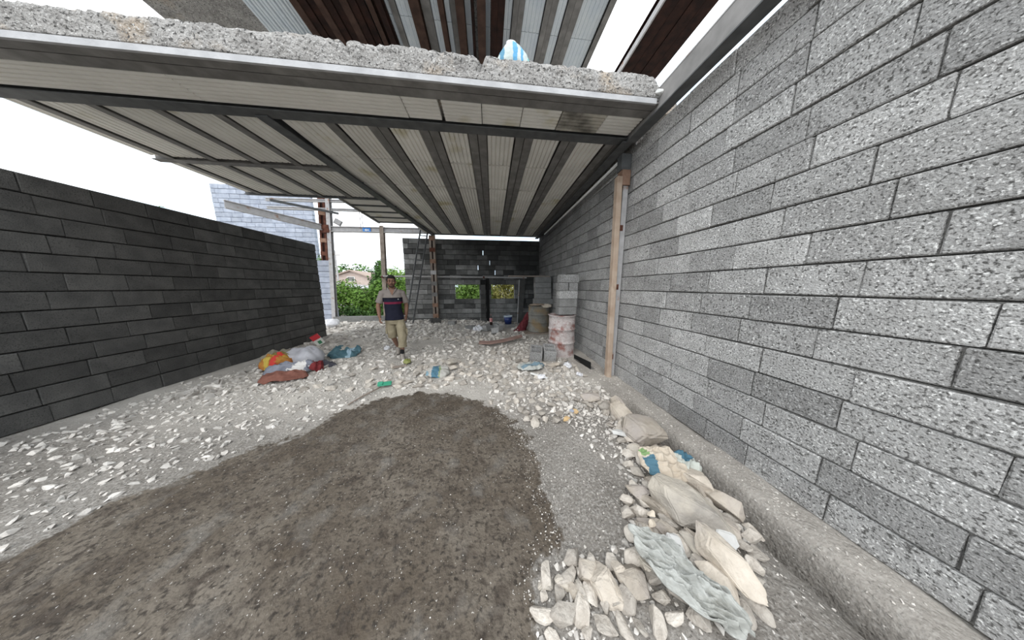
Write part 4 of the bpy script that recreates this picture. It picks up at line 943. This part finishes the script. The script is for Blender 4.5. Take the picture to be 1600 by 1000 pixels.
scatter(3000, -4.9, 2.1, 3.0, 6.5, .015, .06, 1.8, dens)
scatter(4500, -4.9, 2.1, 2.7, 6.5, .006, .028, 1.6, mid)
pack(1500, -6.0, 1.2, 6.3, 9.4, .06, .25, 2.0, dens, .40, 8)
pack(320, -4.2, .9, 8.5, 9.45, .08, .26, 1.5, lambda x, y: True, .36, 8)
scatter(2500, -6.0, 2.2, 6.0, 9.4, .02, .07, 1.8, dens)
pack(700, .0, 1.6, 2.2, 3.6, .03, .14, 2.6, mid, .42, 8)
UP = [G(*q) for q in ((838, 600), (870, 650), (925, 715), (985, 765), (1005, 700), (965, 600))]
pack(600, .3, 1.8, 1.3, 3.4, .018, .075, 2.0, lambda x, y: inpoly(x, y, UP) and not in_hero(x, y, .6), .42, 40)
side = lambda x, y: sdp(x, y) > .05
scatter(1900, .0, 1.74, .6, 3.4, .005, .024, 2.4, side)
scatter(900, 1.98, 2.24, .6, 4.5, .006, .024, 2.0)
scatter(2600, -5.0, -1.4, 1.2, 4.2, .008, .09, 2.8, side)
scatter(220, -2.3, .45, .8, 3.1, .004, .011, 2.0, lambda x, y: sdp(x, y) < 0)
scatter(600, .0, .6, .8, 2.6, .005, .016, 2.0, lambda x, y: -.12 < sdp(x, y) < .06)
zs = gz_arr(np.array([c[0] for c in cand]), np.array([c[1] for c in cand]))
scr = [c[2] / math.sqrt(c[0] ** 2 + c[1] ** 2 + 2.5) for c in cand]
order = sorted(range(len(cand)), key=lambda i: -scr[i]); big = set(order[:250])
VV = []; FF = []; TT = []; nv = 0
LAB = {}
LANDMARKS = [('large grey boulder', 1.40, 1.12), ('beige paper sack', 1.40, 1.55), ('largest pale boulder', 1.56, 1.88), ('knobbed upright stone', 1.60, 2.2), ('wide low pale stone', 1.42, 2.7), ('plastic sheet', 1.12, .85),
    ('smooth angular stone', .58, .87), ('half sunk flat stone', .28, .93), ('chalky white stone', 1.17, .98), ('wedge-shaped stone', 1.14, 1.22), ('pale pointed stone', 1.03, 1.33), ('broad pale stone', .78, .85), ('long pale stone by the edge', 1.35, .9),
    ('foot of the timber post', 2.17, 3.4), ('black steel angle', 1.9, 4.1), ('pink drum', 1.72, 4.8), ('hollow block pair', 1.2, 4.5), ('thin bluish bag', .8, 3.86), ('white plastic strip', .85, 3.42), ('flat cement sack', -.93, 3.84),
    ('green plastic piece', -1.66, 3.44), ('yellow green wrapper', -1.68, 4.46), ('front shoe of the man', -1.95, 4.8), ('white paper scrap', -2.62, 5.7), ('teal sack', -3.35, 5.25), ('clothes heap', -3.5, 4.2), ('tilted juice carton', -4.62, 6.35),
    ('bent brown board', .4, 5.9), ('small hollow block', .22, 7.2), ('white crumpled bag', -.36, 7.75), ('small dark block in the rubble', -1.42, 8.6), ('battened column', -2.2, 9.3), ('foot of the ladder', -3.2, 8.85), ('concrete sill', -5.0, 9.4), ('blue bucket', .78, 8.3),
    ('near end of the dark stick', -1.92, 2.94), ('top edge of the mud', -.7, 3.2), ('upper right corner of the mud', .1, 2.75), ('right bulge of the mud', .5, 1.85)]
for i, (x, y, s) in enumerate(cand):
    if i in big:
        me = r.choice(STN)
        o = link('stone', me, None, (x, y, zs[i] + s * (.18 if y < 2.6 else .06)), (r.uniform(-.4, .4), r.uniform(-.4, .4), r.uniform(0, 6.3)), (s, s * r.uniform(.7, 1), s * r.uniform(.7, 1)))
        # say which one: its rank among the stones on that side of the nearest landmark
        lm = min(LANDMARKS, key=lambda q: (q[1] - x) ** 2 + (q[2] - y) ** 2); dx, dy = x - lm[1], (y - lm[2]) * .8
        sd = ('right of' if dx > 0 else 'left of') if abs(dx) > abs(dy) else ('behind' if dy > 0 else 'in front of')
        LAB.setdefault((lm[0], sd), []).append((math.hypot(dx, dy), o))
        continue
    V, F = TPL[i % len(TPL)]
    a, b, c = r.uniform(0, 6.3), r.uniform(-.7, .7), r.uniform(-.7, .7)
    Rm = np.array(Euler((b, c, a)).to_matrix()); P = (V * np.array([s, s * r.uniform(.7, 1), s * r.uniform(.6, 1.1)])) @ Rm.T + np.array([x, y, zs[i] + s * (.12 if y < 2.6 else .05)])
    VV.append(P); FF += [tuple(k + nv for k in f) for f in F]; nv += len(V); TT += [r.random()] * len(V)
ORD = ['nearest', 'second nearest', 'third nearest', 'fourth nearest', 'fifth nearest', 'sixth nearest', 'seventh nearest', 'eighth nearest', 'ninth nearest', 'tenth nearest', 'eleventh nearest', 'twelfth nearest', 'thirteenth nearest', 'fourteenth nearest', 'fifteenth nearest']
for (nm, sd), L_ in LAB.items():
    L_.sort(key=lambda q: q[0])
    for k, (_, o) in enumerate(L_):
        if k < len(ORD): tag(o, f'{ORD[k]} larger loose stone {sd} the {nm}', 'stone', 'loose stones in the rubble')
        else: tag(o, f'one of the farther loose stones {sd} the {nm}', 'stone', f'farther loose stones {sd} the {nm}')
me = bpy.data.meshes.new('gravel'); me.from_pydata(np.concatenate(VV).tolist(), [], FF); me.update(); me.materials.append(M['rubble'])
at = me.attributes.new('tone', 'FLOAT', 'POINT'); at.data.foreach_set('value', np.array(TT, np.float32))
tag(link('gravel', me), 'loose gravel and broken stone chips strewn over the ground', 'gravel', None, 'stuff')

# ------------------------------------------------------------------ planting, house and wires beyond the openings
def leafmat(name, a, b): 
    m = mat(name, a, b, 3, .7, tone=True, rnd=.35, spec=.2); return m
M['leaf'] = leafmat('leaf_green', (.10, .20, .035), (.19, .33, .06)); M['leaf_dark'] = leafmat('leaf_dark', (.05, .115, .03), (.10, .19, .045)); M['leaf_pale'] = leafmat('leaf_pale', (.19, .34, .06), (.32, .48, .13)); M['leaf_yellow'] = leafmat('leaf_yellow', (.30, .30, .07), (.42, .38, .13))
M['bark'] = mat('bark', (.12, .085, .06), (.2, .15, .11), 12, .95, .5, 40)
def plant(name, label, cat, base, blobs, n, leaf, m, seed, stems=3, group=None):
    t = thing(name, label, cat, base, 0, group); rr = random.Random(seed); V = []; F = []; T = []
    tot = sum(b[3] ** 2 for b in blobs)
    for (bx, by, bz, br, *sq) in blobs:
        for _ in range(int(n * br ** 2 / tot)):
            d = Vector((rr.gauss(0, 1), rr.gauss(0, 1), rr.gauss(0, 1))).normalized(); k = br * (rr.random() ** .35) * (1 + .3 * mnoise.noise(d * 2.5 + Vector((seed, 0, 0))))
            c = Vector((bx + d.x * k, by + d.y * k, max(.03, bz + d.z * k * (sq[0] if sq else 1))))
            nrm = (d + Vector((rr.gauss(0, .5), rr.gauss(0, .5), rr.gauss(0, .5) + .5))).normalized(); u = nrm.orthogonal().normalized(); u.rotate(Matrix.Rotation(rr.uniform(0, 6.3), 3, nrm)); w_ = nrm.cross(u)
            s = leaf * rr.uniform(.6, 1.2); b = len(V); V += [c - u * s * .6, c - w_ * s * .25 + nrm * s * .06, c + u * s * .6, c + w_ * s * .25 + nrm * s * .06]; F.append((b, b + 1, b + 2, b + 3)); T += [rr.random()] * 4
    me = new_mesh('foliage', V, F, M[m]); a = me.attributes.new('tone', 'FLOAT', 'POINT'); a.data.foreach_set('value', np.array(T, np.float32)); f = link('foliage', me, t); f['kind'] = 'stuff'
    top = max(b[2] for b in blobs)
    for k in range(stems):
        b = blobs[k % len(blobs)]; MB().tube([(b[0] * .25, b[1] * .25, -.1), (b[0] * .6, b[1] * .6, b[2] * .5), (b[0], b[1], b[2])], [.05, .035, .015], 7).build('stem', M['bark'], t)
    return t
plant('garden_bush', 'leafy bright green bush behind the left part of the concrete sill', 'bush', (-7.4, 12.2, 0), [(-.6, 0, .9, .8), (.5, 0, .8, .8), (0, .2, 1.35, .7), (-.8, .2, 1.4, .5), (.9, -.2, .5, .5)], 3600, .16, 'leaf', 1)
plant('garden_bush', 'bushy green shrub behind the right part of the concrete sill', 'bush', (-5.7, 12.0, 0), [(-.4, 0, .8, .85), (.5, 0, .7, .8), (0, .3, 1.4, .6), (.6, .2, 1.3, .5)], 3200, .15, 'leaf', 2)
plant('garden_bush', 'low dark green plants right behind the concrete sill', 'bush', (-5.9, 10.55, 0), [(-1.2, 0, .3, .4), (-.3, 0, .35, .42), (.6, 0, .3, .4), (1.3, 0, .4, .45)], 1700, .15, 'leaf_dark', 3, 4)
plant('conifer', 'pointed dark green tree rising left of the grey brown post', 'tree', (-7.6, 16.5, 0), [(0, 0, .9, 1.1), (0, 0, 1.8, .85), (0, 0, 2.5, .6), (0, 0, 3.0, .36), (.05, 0, 3.35, .16)], 3200, .2, 'leaf_dark', 4)
plant('garden_tree', 'pale green tree between the post and the far wall end', 'tree', (-6.0, 15.5, 0), [(0, 0, 1.6, .8), (.6, 0, 2.2, .6), (-.3, .2, 2.5, .45)], 2200, .18, 'leaf_pale', 5)
plant('garden_bush', 'bright green shrub behind the head of the man', 'bush', (-4.3, 11.4, 0), [(0, 0, .8, .6), (.1, 0, 1.5, .45), (-.2, 0, 1.9, .3)], 1700, .13, 'leaf', 6)
plant('garden_tree', 'small green tree between the pale wall and the red column', 'tree', (-8.3, 12.2, 0), [(0, 0, 2.4, .4), (-.2, 0, 1.9, .4), (.1, 0, 2.8, .35)], 1500, .15, 'leaf', 7)
plant('hedge_shrub', 'green shrub seen through the left wall opening', 'bush', (-.9, 12.2, 0), [(-.6, 0, 1.1, .8), (.5, 0, 1.2, .8), (0, .2, 1.8, .7)], 4200, .17, 'leaf_pale', 8)
plant('hedge_shrub', 'yellowish shrub seen through the right wall opening', 'bush', (1.0, 12.4, 0), [(-.6, 0, 1.2, .7), (.6, 0, 1.3, .75), (0, .2, 1.9, .7)], 3800, .15, 'leaf_yellow', 9)
plant('garden_tree', 'dark green tree far beyond the pole and the house', 'tree', (-33, 52, 0), [(-3, 0, 3.5, 2.5), (1, 0, 4, 2.6), (5, 0, 4, 2.6), (9, 0, 3.2, 2.4)], 2600, .7, 'leaf_dark', 10)
plant('garden_tree', 'leafy tree standing beyond the long dark wall on the left', 'tree', (-15.5, 12.5, 0), [(0, 0, 3.2, 1.5), (-1.3, .5, 2.6, 1.2), (.9, 0, 2.3, 1.1), (.2, 0, 4.3, 1.0)], 4200, .26, 'leaf', 11)
# house
hs = thing('house', 'pale pink gabled house far behind the garden bushes', 'house', (-22.4, 40, 0), .0)
M['render_pink'] = mat('pink_render', (.50, .40, .35), (.56, .46, .41), 2, .9); M['roof_tile'] = mat('roof_tiles', (.30, .23, .19), (.40, .31, .26), 5, .9, .4, 20); M['roof_grey'] = mat('grey_sheet_roof', (.42, .42, .43), (.5, .5, .5), 4, .8)
MB().add([(-3.4, 0, 0), (3.4, 0, 0), (3.4, 0, 2.7), (-.6, 0, 4.15), (-3.4, 0, 3.2), (-3.4, 7, 0), (3.4, 7, 0), (3.4, 7, 2.7), (-.6, 7, 4.15), (-3.4, 7, 3.2)], [(0, 1, 2, 3, 4), (9, 8, 7, 6, 5), (1, 6, 7, 2), (0, 4, 9, 5), (2, 7, 8, 3), (3, 8, 9, 4)]).build('wall', M['render_pink'], hs)
MB().add([(-4.2, -.5, 2.98), (-.6, -.5, 4.22), (-.6, 7.4, 4.22), (-4.2, 7.4, 2.98), (-4.2, -.5, 3.16), (-.6, -.5, 4.42), (-.6, 7.4, 4.42), (-4.2, 7.4, 3.16)], [(0, 3, 2, 1), (4, 5, 6, 7), (0, 1, 5, 4), (1, 2, 6, 5), (2, 3, 7, 6), (3, 0, 4, 7)]).build('roof', M['roof_tile'], hs)
MB().add([(-.6, -.5, 4.22), (4.2, -.5, 2.45), (4.2, 7.4, 2.45), (-.6, 7.4, 4.22), (-.6, -.5, 4.42), (4.2, -.5, 2.63), (4.2, 7.4, 2.63), (-.6, 7.4, 4.42)], [(0, 3, 2, 1), (4, 5, 6, 7), (0, 1, 5, 4), (1, 2, 6, 5), (2, 3, 7, 6), (3, 0, 4, 7)]).build('roof', M['roof_tile'], hs)
wn = MB().box((-1.3, -.06, 2.5), (-.1, .03, 3.3)).build('window', M['white'], hs); MB().box((-1.2, -.08, 2.58), (-.2, -.05, 3.22)).build('pane', M['steel'], wn)
MB().add([(-3.6, -.2, 2.3), (4.2, -.2, 1.5), (4.2, -2.4, 1.1), (-3.6, -2.4, 1.9), (-3.6, -.2, 2.4), (4.2, -.2, 1.6), (4.2, -2.4, 1.2), (-3.6, -2.4, 2.0)], [(0, 1, 2, 3), (7, 6, 5, 4), (3, 2, 6, 7)]).build('porch_roof', M['roof_grey'], hs)
up_ = thing('utility_pole', 'grey utility pole with wires above the far garden', 'pole', (-23.6, 37.5, 0))
MB().tube([(0, 0, 0), (0, 0, 7.2)], [.16, .10], 10).build('mast', M['steel_pale'], up_); MB().box((-.7, -.06, 6.4), (.7, .06, 6.55)).build('crossarm', M['steel_pale'], up_); MB().box((-.35, -.3, 5.2), (-.1, .0, 5.8)).build('transformer', M['steel'], up_)
for zz in (6.55, 6.2): MB().tube([(0, 0, zz)] + [(k * 5.0, k * .8, zz - .5 * math.sin(k / 6 * PI) - .12 * k) for k in range(1, 7)], .025, 5).build('wire', M['steel'], up_)
# ------------------------------------------------------------------ the man
M['skin'] = mat('skin', (.20, .105, .07), (.26, .14, .095), 9, .6, .15, 60, spec=.35)
M['hair'] = mat('black_hair', (.010, .008, .007), (.02, .017, .015), 40, .7, .5, 150)
M['eye'] = mat('eye_white', (.30, .27, .25), None, 8, .4)
M['beard'] = mat('dark_stubble', (.045, .028, .02), (.09, .055, .04), 60, .8, .3, 150)
def remesh(mb, name, m, vox, smooth=3, fac=.5):
    me = mb.mesh(name + '_raw'); bm = bmesh.new(); bm.from_mesh(me); bmesh.ops.recalc_face_normals(bm, faces=bm.faces); bm.to_mesh(me); bm.free()
    o = bpy.data.objects.new('tmp', me); COL.objects.link(o)
    md = o.modifiers.new('r', 'REMESH'); md.mode = 'VOXEL'; md.voxel_size = vox; md.use_smooth_shade = True
    if smooth: s = o.modifiers.new('s', 'SMOOTH'); s.iterations = smooth; s.factor = fac
    dg = bpy.context.evaluated_depsgraph_get(); res = bpy.data.meshes.new_from_object(o.evaluated_get(dg)); bpy.data.objects.remove(o); bpy.data.meshes.remove(me)
    res.name = name; res.materials.clear(); res.materials.append(m)
    for p in res.polygons: p.use_smooth = True
    return res
MX, MY = -2.04, 4.90
man = thing('person', 'man in a grey and navy polo shirt and khaki shorts walking forward', 'person', (MX, MY, gz(MX, MY) + .015), math.radians(20))
# local: -Y is where he faces, +X is his left (picture right)
LA = dict(sh=(.185, .02, 1.435), el=(.255, .10, 1.165), wr=(.235, .06, .93)); RA = dict(sh=(-.185, .0, 1.435), el=(-.285, .02, 1.17), wr=(-.265, -.10, .93))
LH, LK, LANK = (.105, .0, .90), (.125, -.13, .50), (.105, -.16, .105); RH, RK, RANK = (-.095, .0, .90), (-.065, .03, .50), (.01, .30, .165)
hc = Vector((.0, -.045, 1.665))       # head centre
b = MB()
b.ring_loft([((0, .0, .84), .130, .09), ((0, .0, .95), .14, .10), ((0, .01, 1.08), .145, .10), ((0, .0, 1.22), .165, .11), ((0, .0, 1.35), .165, .105), ((0, .005, 1.43), .15, .085), ((0, .0, 1.47), .09, .06)], 24)
b.cone((-.12, 0, 1.425), (.12, 0, 1.425), .060, .060); b.cone((0, .015, 1.42), (0, -.02, 1.58), .070, .062)
# head: skull, jaw, nose, brow, ears
b.sphere(hc + Vector((0, .012, .03)), (.078, .098, .105)); b.sphere(hc + Vector((0, -.022, -.045)), (.062, .070, .078)); b.sphere(hc + Vector((0, -.062, -.085)), (.034, .030, .028))
b.cone(hc + Vector((0, -.088, .012)), hc + Vector((0, -.112, -.03)), .010, .017, 8); b.cone(hc + Vector((-.045, -.078, .026)), hc + Vector((.045, -.078, .026)), .016, .016, 8)
b.cone(hc + Vector((-.022, -.088, -.068)), hc + Vector((.022, -.088, -.068)), .011, .011, 8)
for s in (-1, 1): b.sphere(hc + Vector((s * .082, .012, -.004)), (.012, .022, .034)); b.sphere(hc + Vector((s * .045, -.066, -.02)), (.022, .02, .02))
def hand(mb, wr, dirn, side, palm_n, curl=.5):
    """palm with five fingers; dirn: hand direction, palm_n: direction the palm faces, side: thumb direction"""
    d = Vector(dirn).normalized(); pn = Vector(palm_n); pn = (pn - d * pn.dot(d)).normalized(); sd = Vector(side); sd = (sd - d * sd.dot(d) - pn * sd.dot(pn)).normalized(); w0 = Vector(wr)
    for k, off in enumerate((-.028, -.010, .010, .028)): mb.cone(w0 + sd * off * .6, w0 + d * .085 + sd * off, .017, .0145, 8)
    for k, (off, ln) in enumerate(((.031, .066), (.011, .076), (-.010, .072), (-.030, .056))):
        p0 = w0 + d * .085 + sd * off; a1 = curl * .7; a2 = curl * 1.5; a3 = curl * 2.2
        p1 = p0 + (d * math.cos(a1) + pn * math.sin(a1)) * ln * .45; p2 = p1 + (d * math.cos(a2) + pn * math.sin(a2)) * ln * .32; p3 = p2 + (d * math.cos(a3) + pn * math.sin(a3)) * ln * .25
        mb.tube([p0 - d * .015, p0, p1, p2, p3], [.0105, .0105, .0095, .0088, .0065], 8)
    q0 = w0 + d * .02 + sd * .024; q1 = q0 + (d * .7 + sd * .55 + pn * .3).normalized() * .042; q2 = q1 + (d * .95 + sd * .1 + pn * .35).normalized() * .034
    mb.tube([q0 - d * .01, q0, q1, q2], [.014, .0135, .0115, .008], 8)
for A_, s in ((LA, 1), (RA, -1)):
    b.cone(A_['sh'], A_['el'], .045, .041); b.cone(A_['el'], Vector(A_['el']).lerp(Vector(A_['wr']), .35), .043, .044); b.cone(Vector(A_['el']).lerp(Vector(A_['wr']), .3), A_['wr'], .044, .028); b.sphere(A_['sh'], .046)
    dv = (Vector(A_['wr']) - Vector(A_['el'])); hand(b, A_['wr'], dv + Vector((0, -.06, -.05)), (-s * .3, -1, 0), (-s, .25, 0), .55)
for h_, k_, a_ in ((LH, LK, LANK), (RH, RK, RANK)):
    b.cone(h_, k_, .070, .056); c = Vector(k_).lerp(Vector(a_), .3) + Vector((0, .018, 0)); b.cone(k_, c, .055, .056); b.cone(c, a_, .054, .034)
    f = Vector((0, -1, 0)) if a_ is LANK else Vector((0, -1, -.42)).normalized(); b.cone(Vector(a_) + Vector((0, 0, -.05)), Vector(a_) + f * .13 + Vector((0, 0, -.06)), .038, .032)
body = remesh(b, 'body', M['skin'], .0065, 3); link('body', body, man)
# face details
for s in (-1, 1):
    e = MB().sphere(hc + Vector((s * .031, -.083, .006)), (.011, .008, .0055), 12, 8).build('eye', M['eye'], man, smooth=True); MB().sphere(hc + Vector((s * .031, -.0905, .005)), (.0055, .003, .0055), 10, 6).build('iris', M['hair'], e)
    MB().tube([hc + Vector((s * .012, -.094, .026)), hc + Vector((s * .03, -.096, .033)), hc + Vector((s * .052, -.083, .028))], [.004, .0055, .003], 6).build('eyebrow', M['hair'], man, smooth=True)
MB().tube([hc + Vector((-.024, -.094, -.064)), hc + Vector((0, -.101, -.062)), hc + Vector((.024, -.094, -.064))], [.003, .006, .003], 6).build('mouth', mat('lips', (.16, .06, .05), None), man, smooth=True)
hb_ = MB(); hb_.sphere(hc + Vector((0, .028, .055)), (.086, .096, .092)); hb_.sphere(hc + Vector((0, -.05, .098)), (.066, .046, .036)); hb_.sphere(hc + Vector((0, .06, .0)), (.074, .06, .085))
for s in (-1, 1): hb_.sphere(hc + Vector((s * .072, .0, .035)), (.014, .045, .05))
for k in range(26): a = k * 2.4; hb_.sphere(hc + Vector((.065 * math.cos(a) * (k / 26) ** .5, .01 + .075 * math.sin(a) * (k / 26) ** .5, .135 - .04 * (k / 26))), .018, 8, 6)
link('hair', remesh(hb_, 'hair', M['hair'], .008, 2), man)
bd = MB(); bd.sphere(hc + Vector((0, -.052, -.088)), (.052, .050, .036)); bd.cone(hc + Vector((-.028, -.092, -.050)), hc + Vector((.028, -.092, -.050)), .009, .009, 8)
for s in (-1, 1): bd.cone(hc + Vector((s * .066, -.008, -.02)), hc + Vector((s * .046, -.055, -.078)), .010, .016, 8)
link('beard', remesh(bd, 'beard', M['beard'], .006, 2), man)
# polo shirt: grey yoke and sleeves, navy body with a red stripe
def shirt_mat():
    m = mat('polo_cloth', (.235, .205, .19), (.27, .235, .215), 8, .9, .3, 50, spec=.15); t_ = m.node_tree; n = t_.nodes; L = t_.links; bs = n['Principled BSDF']; cur = bs.inputs['Base Color'].links[0].from_socket
    co = n.new('ShaderNodeTexCoord'); sp_ = n.new('ShaderNodeSeparateXYZ'); L.new(co.outputs['Object'], sp_.inputs[0])
    def band(axis, lo, hi, absx=False):
        s = sp_.outputs[axis]
        if absx: q = n.new('ShaderNodeMath'); q.operation = 'ABSOLUTE'; L.new(s, q.inputs[0]); s = q.outputs[0]
        c = n.new('ShaderNodeMath'); c.operation = 'COMPARE'; c.inputs[1].default_value = (lo + hi) / 2; c.inputs[2].default_value = (hi - lo) / 2; L.new(s, c.inputs[0]); return c.outputs[0]
    def mulm(a, c): q = n.new('ShaderNodeMath'); q.operation = 'MULTIPLY'; L.new(a, q.inputs[0]); L.new(c, q.inputs[1]); return q.outputs[0]
    inx = band(0, -.2, .188, True)
    for lo, hi, c, ax in ((.5, 1.335, (.016, .017, .030), None), (1.20, 1.245, (.17, .022, .050), None), (1.305, 1.335, (.010, .010, .018), None)):
        x = n.new('ShaderNodeMix'); x.data_type = 'RGBA'; L.new(mulm(band(2, lo, hi), inx), x.inputs[0]); L.new(cur, x.inputs[6]); x.inputs[7].default_value = (*c, 1); cur = x.outputs[2]
    x = n.new('ShaderNodeMix'); x.data_type = 'RGBA'; L.new(mulm(mulm(band(2, 1.29, 1.31), band(0, .095, .115)), band(1, -1, 0)), x.inputs[0]); L.new(cur, x.inputs[6]); x.inputs[7].default_value = (.5, .5, .5, 1); cur = x.outputs[2]
    L.new(cur, bs.inputs['Base Color']); return m
sh = MB()
sh.ring_loft([((.0, .0, .855), .190, .140), ((.0, .0, .94), .180, .134), ((0, .01, 1.08), .165, .124), ((0, .0, 1.22), .172, .128), ((0, .0, 1.34), .184, .128), ((0, .005, 1.43), .172, .106), ((0, .004, 1.48), .115, .085), ((0, .0, 1.515), .080, .072)], 28)
sh.cone((-.13, .0, 1.435), (.13, .0, 1.437), .078, .078)
for A_, s in ((LA, 1), (RA, -1)):
    p = Vector(A_['sh']).lerp(Vector(A_['el']), .80); sh.tube([Vector(A_['sh']) - Vector((s * .04, 0, -.01)), A_['sh'], Vector(A_['sh']).lerp(Vector(A_['el']), .4), p], [.062, .070, .066, .066], 14)
me = remesh(sh, 'shirt', shirt_mat(), .009, 3)
for v in me.vertices:
    f = 1 - ss(1.2, 1.42, v.co.z); k = .010 * mnoise.noise((v.co.x * 7, v.co.y * 7, v.co.z * 5)) + .006 * mnoise.noise((v.co.x * 16, v.co.y * 16, v.co.z * 12)); d = Vector((v.co.x, v.co.y, 0)); d = d.normalized() if d.length > .01 else d; v.co += d * k * (.4 + f)
so = link('shirt', me, man)
M['collar'] = mat('collar_cloth', (.25, .22, .205), (.29, .26, .24), 9, .9)
for s in (-1, 1): MB().tube([(s * .06, .05, 1.545), (s * .082, -.01, 1.535), (s * .066, -.075, 1.495), (s * .020, -.118, 1.425)], [.012, .016, .016, .010], 8).build('collar', M['collar'], so, smooth=True)
MB().add([(-.045, -.098, 1.50), (.045, -.098, 1.50), (.0, -.143, 1.385), (-.04, -.07, 1.505), (.04, -.07, 1.505), (0, -.12, 1.385)], [(0, 2, 1), (3, 4, 5), (0, 3, 5, 2), (1, 2, 5, 4), (0, 1, 4, 3)]).build('neck_opening', M['skin'], so)
# shorts
sr = MB(); sr.ring_loft([((0, .005, .965), .145, .100), ((0, .005, .90), .155, .108), ((0, .005, .82), .175, .122), ((0, .005, .76), .165, .118)], 24)
sr.tube([(.10, .0, .88), (.118, -.05, .70), (.130, -.125, .50), (.125, -.15, .36), (.118, -.155, .27)], [.088, .100, .094, .086, .080], 16); sr.tube([(-.095, .0, .88), (-.085, .02, .70), (-.068, .03, .55), (-.06, .045, .46)], [.086, .100, .098, .094], 16)
kh = mat('khaki_cloth', (.235, .20, .135), (.31, .27, .19), 6, .9, .4, 40, spec=.15)
me = remesh(sr, 'shorts', kh, .009, 3)
for v in me.vertices:
    k = .013 * mnoise.noise((v.co.x * 9, v.co.y * 9, v.co.z * 7)) + .008 * mnoise.noise((v.co.x * 20, v.co.y * 20, v.co.z * 16)); v.co += Vector((v.co.x * .6, v.co.y, 0)).normalized() * k
so2 = link('shorts', me, man)
MB().box((.205, -.13, .50), (.235, -.02, .66), (0, 0, .1)).build('pocket', kh, so2); MB().box((-.19, -.04, .56), (-.165, .07, .70), (0, 0, .1)).build('pocket', kh, so2)
MB().tube([(.118 + .080 * math.cos(a), -.155 + .080 * math.sin(a), .275) for a in [k * PI / 8 for k in range(17)]], .014, 8).build('rolled_cuff', kh, so2, smooth=True)
# shoes and socks
M['shoe'] = mat('dusty_shoe', (.24, .215, .19), (.34, .31, .28), 14, .85, .3, 50); M['sole'] = mat('shoe_sole', (.12, .11, .10), None, 9, .9); M['sock'] = mat('dark_sock', (.012, .012, .013), None, 9, .95)
def shoe(ank, f, nm):
    a = Vector(ank); f = Vector(f).normalized(); up_v = Vector((1, 0, 0)).cross(f).normalized()
    if up_v.z < 0: up_v = -up_v
    base = a - up_v * .10; m = MB()
    m.cone(base + up_v * .048 - f * .045, base + up_v * .048 + f * .05, .045, .05); m.cone(base + up_v * .042 + f * .05, base + up_v * .034 + f * .165, .052, .040); m.cone(base + up_v * .045 - f * .03, a + up_v * .005, .045, .047)
    s_ = link(nm, remesh(m, nm, M['shoe'], .008, 2), man)
    so_ = MB(); V = []; n_ = 22
    for zz in (-.012, .022):
        for k in range(n_):
            t_ = 2 * PI * k / n_; lx = math.sin(t_) * (.048 + .006 * math.cos(t_)); ly = .06 + .135 * math.cos(t_); V.append(base + Vector((1, 0, 0)) * lx + f * ly + up_v * zz)
    so_.add(V, [tuple(reversed(range(n_))), tuple(range(n_, 2 * n_))] + [(k, (k + 1) % n_, n_ + (k + 1) % n_, n_ + k) for k in range(n_)]).build('sole', M['sole'], s_)
    for q in range(3): c = base + up_v * (.088 - q * .012) + f * (.045 + q * .032); MB().tube([c - Vector((.028, 0, .012)), c + up_v * .006, c + Vector((.028, 0, -.012))], .004, 5).build('lace', M['white'], s_)
    MB().cone(a - up_v * .02, a + up_v * .085, .041, .040, 12).build('sock', M['sock'], man, smooth=True)
shoe(LANK, (.02, -1, 0), 'shoe'); shoe(RANK, (.0, -1, -.40), 'shoe')
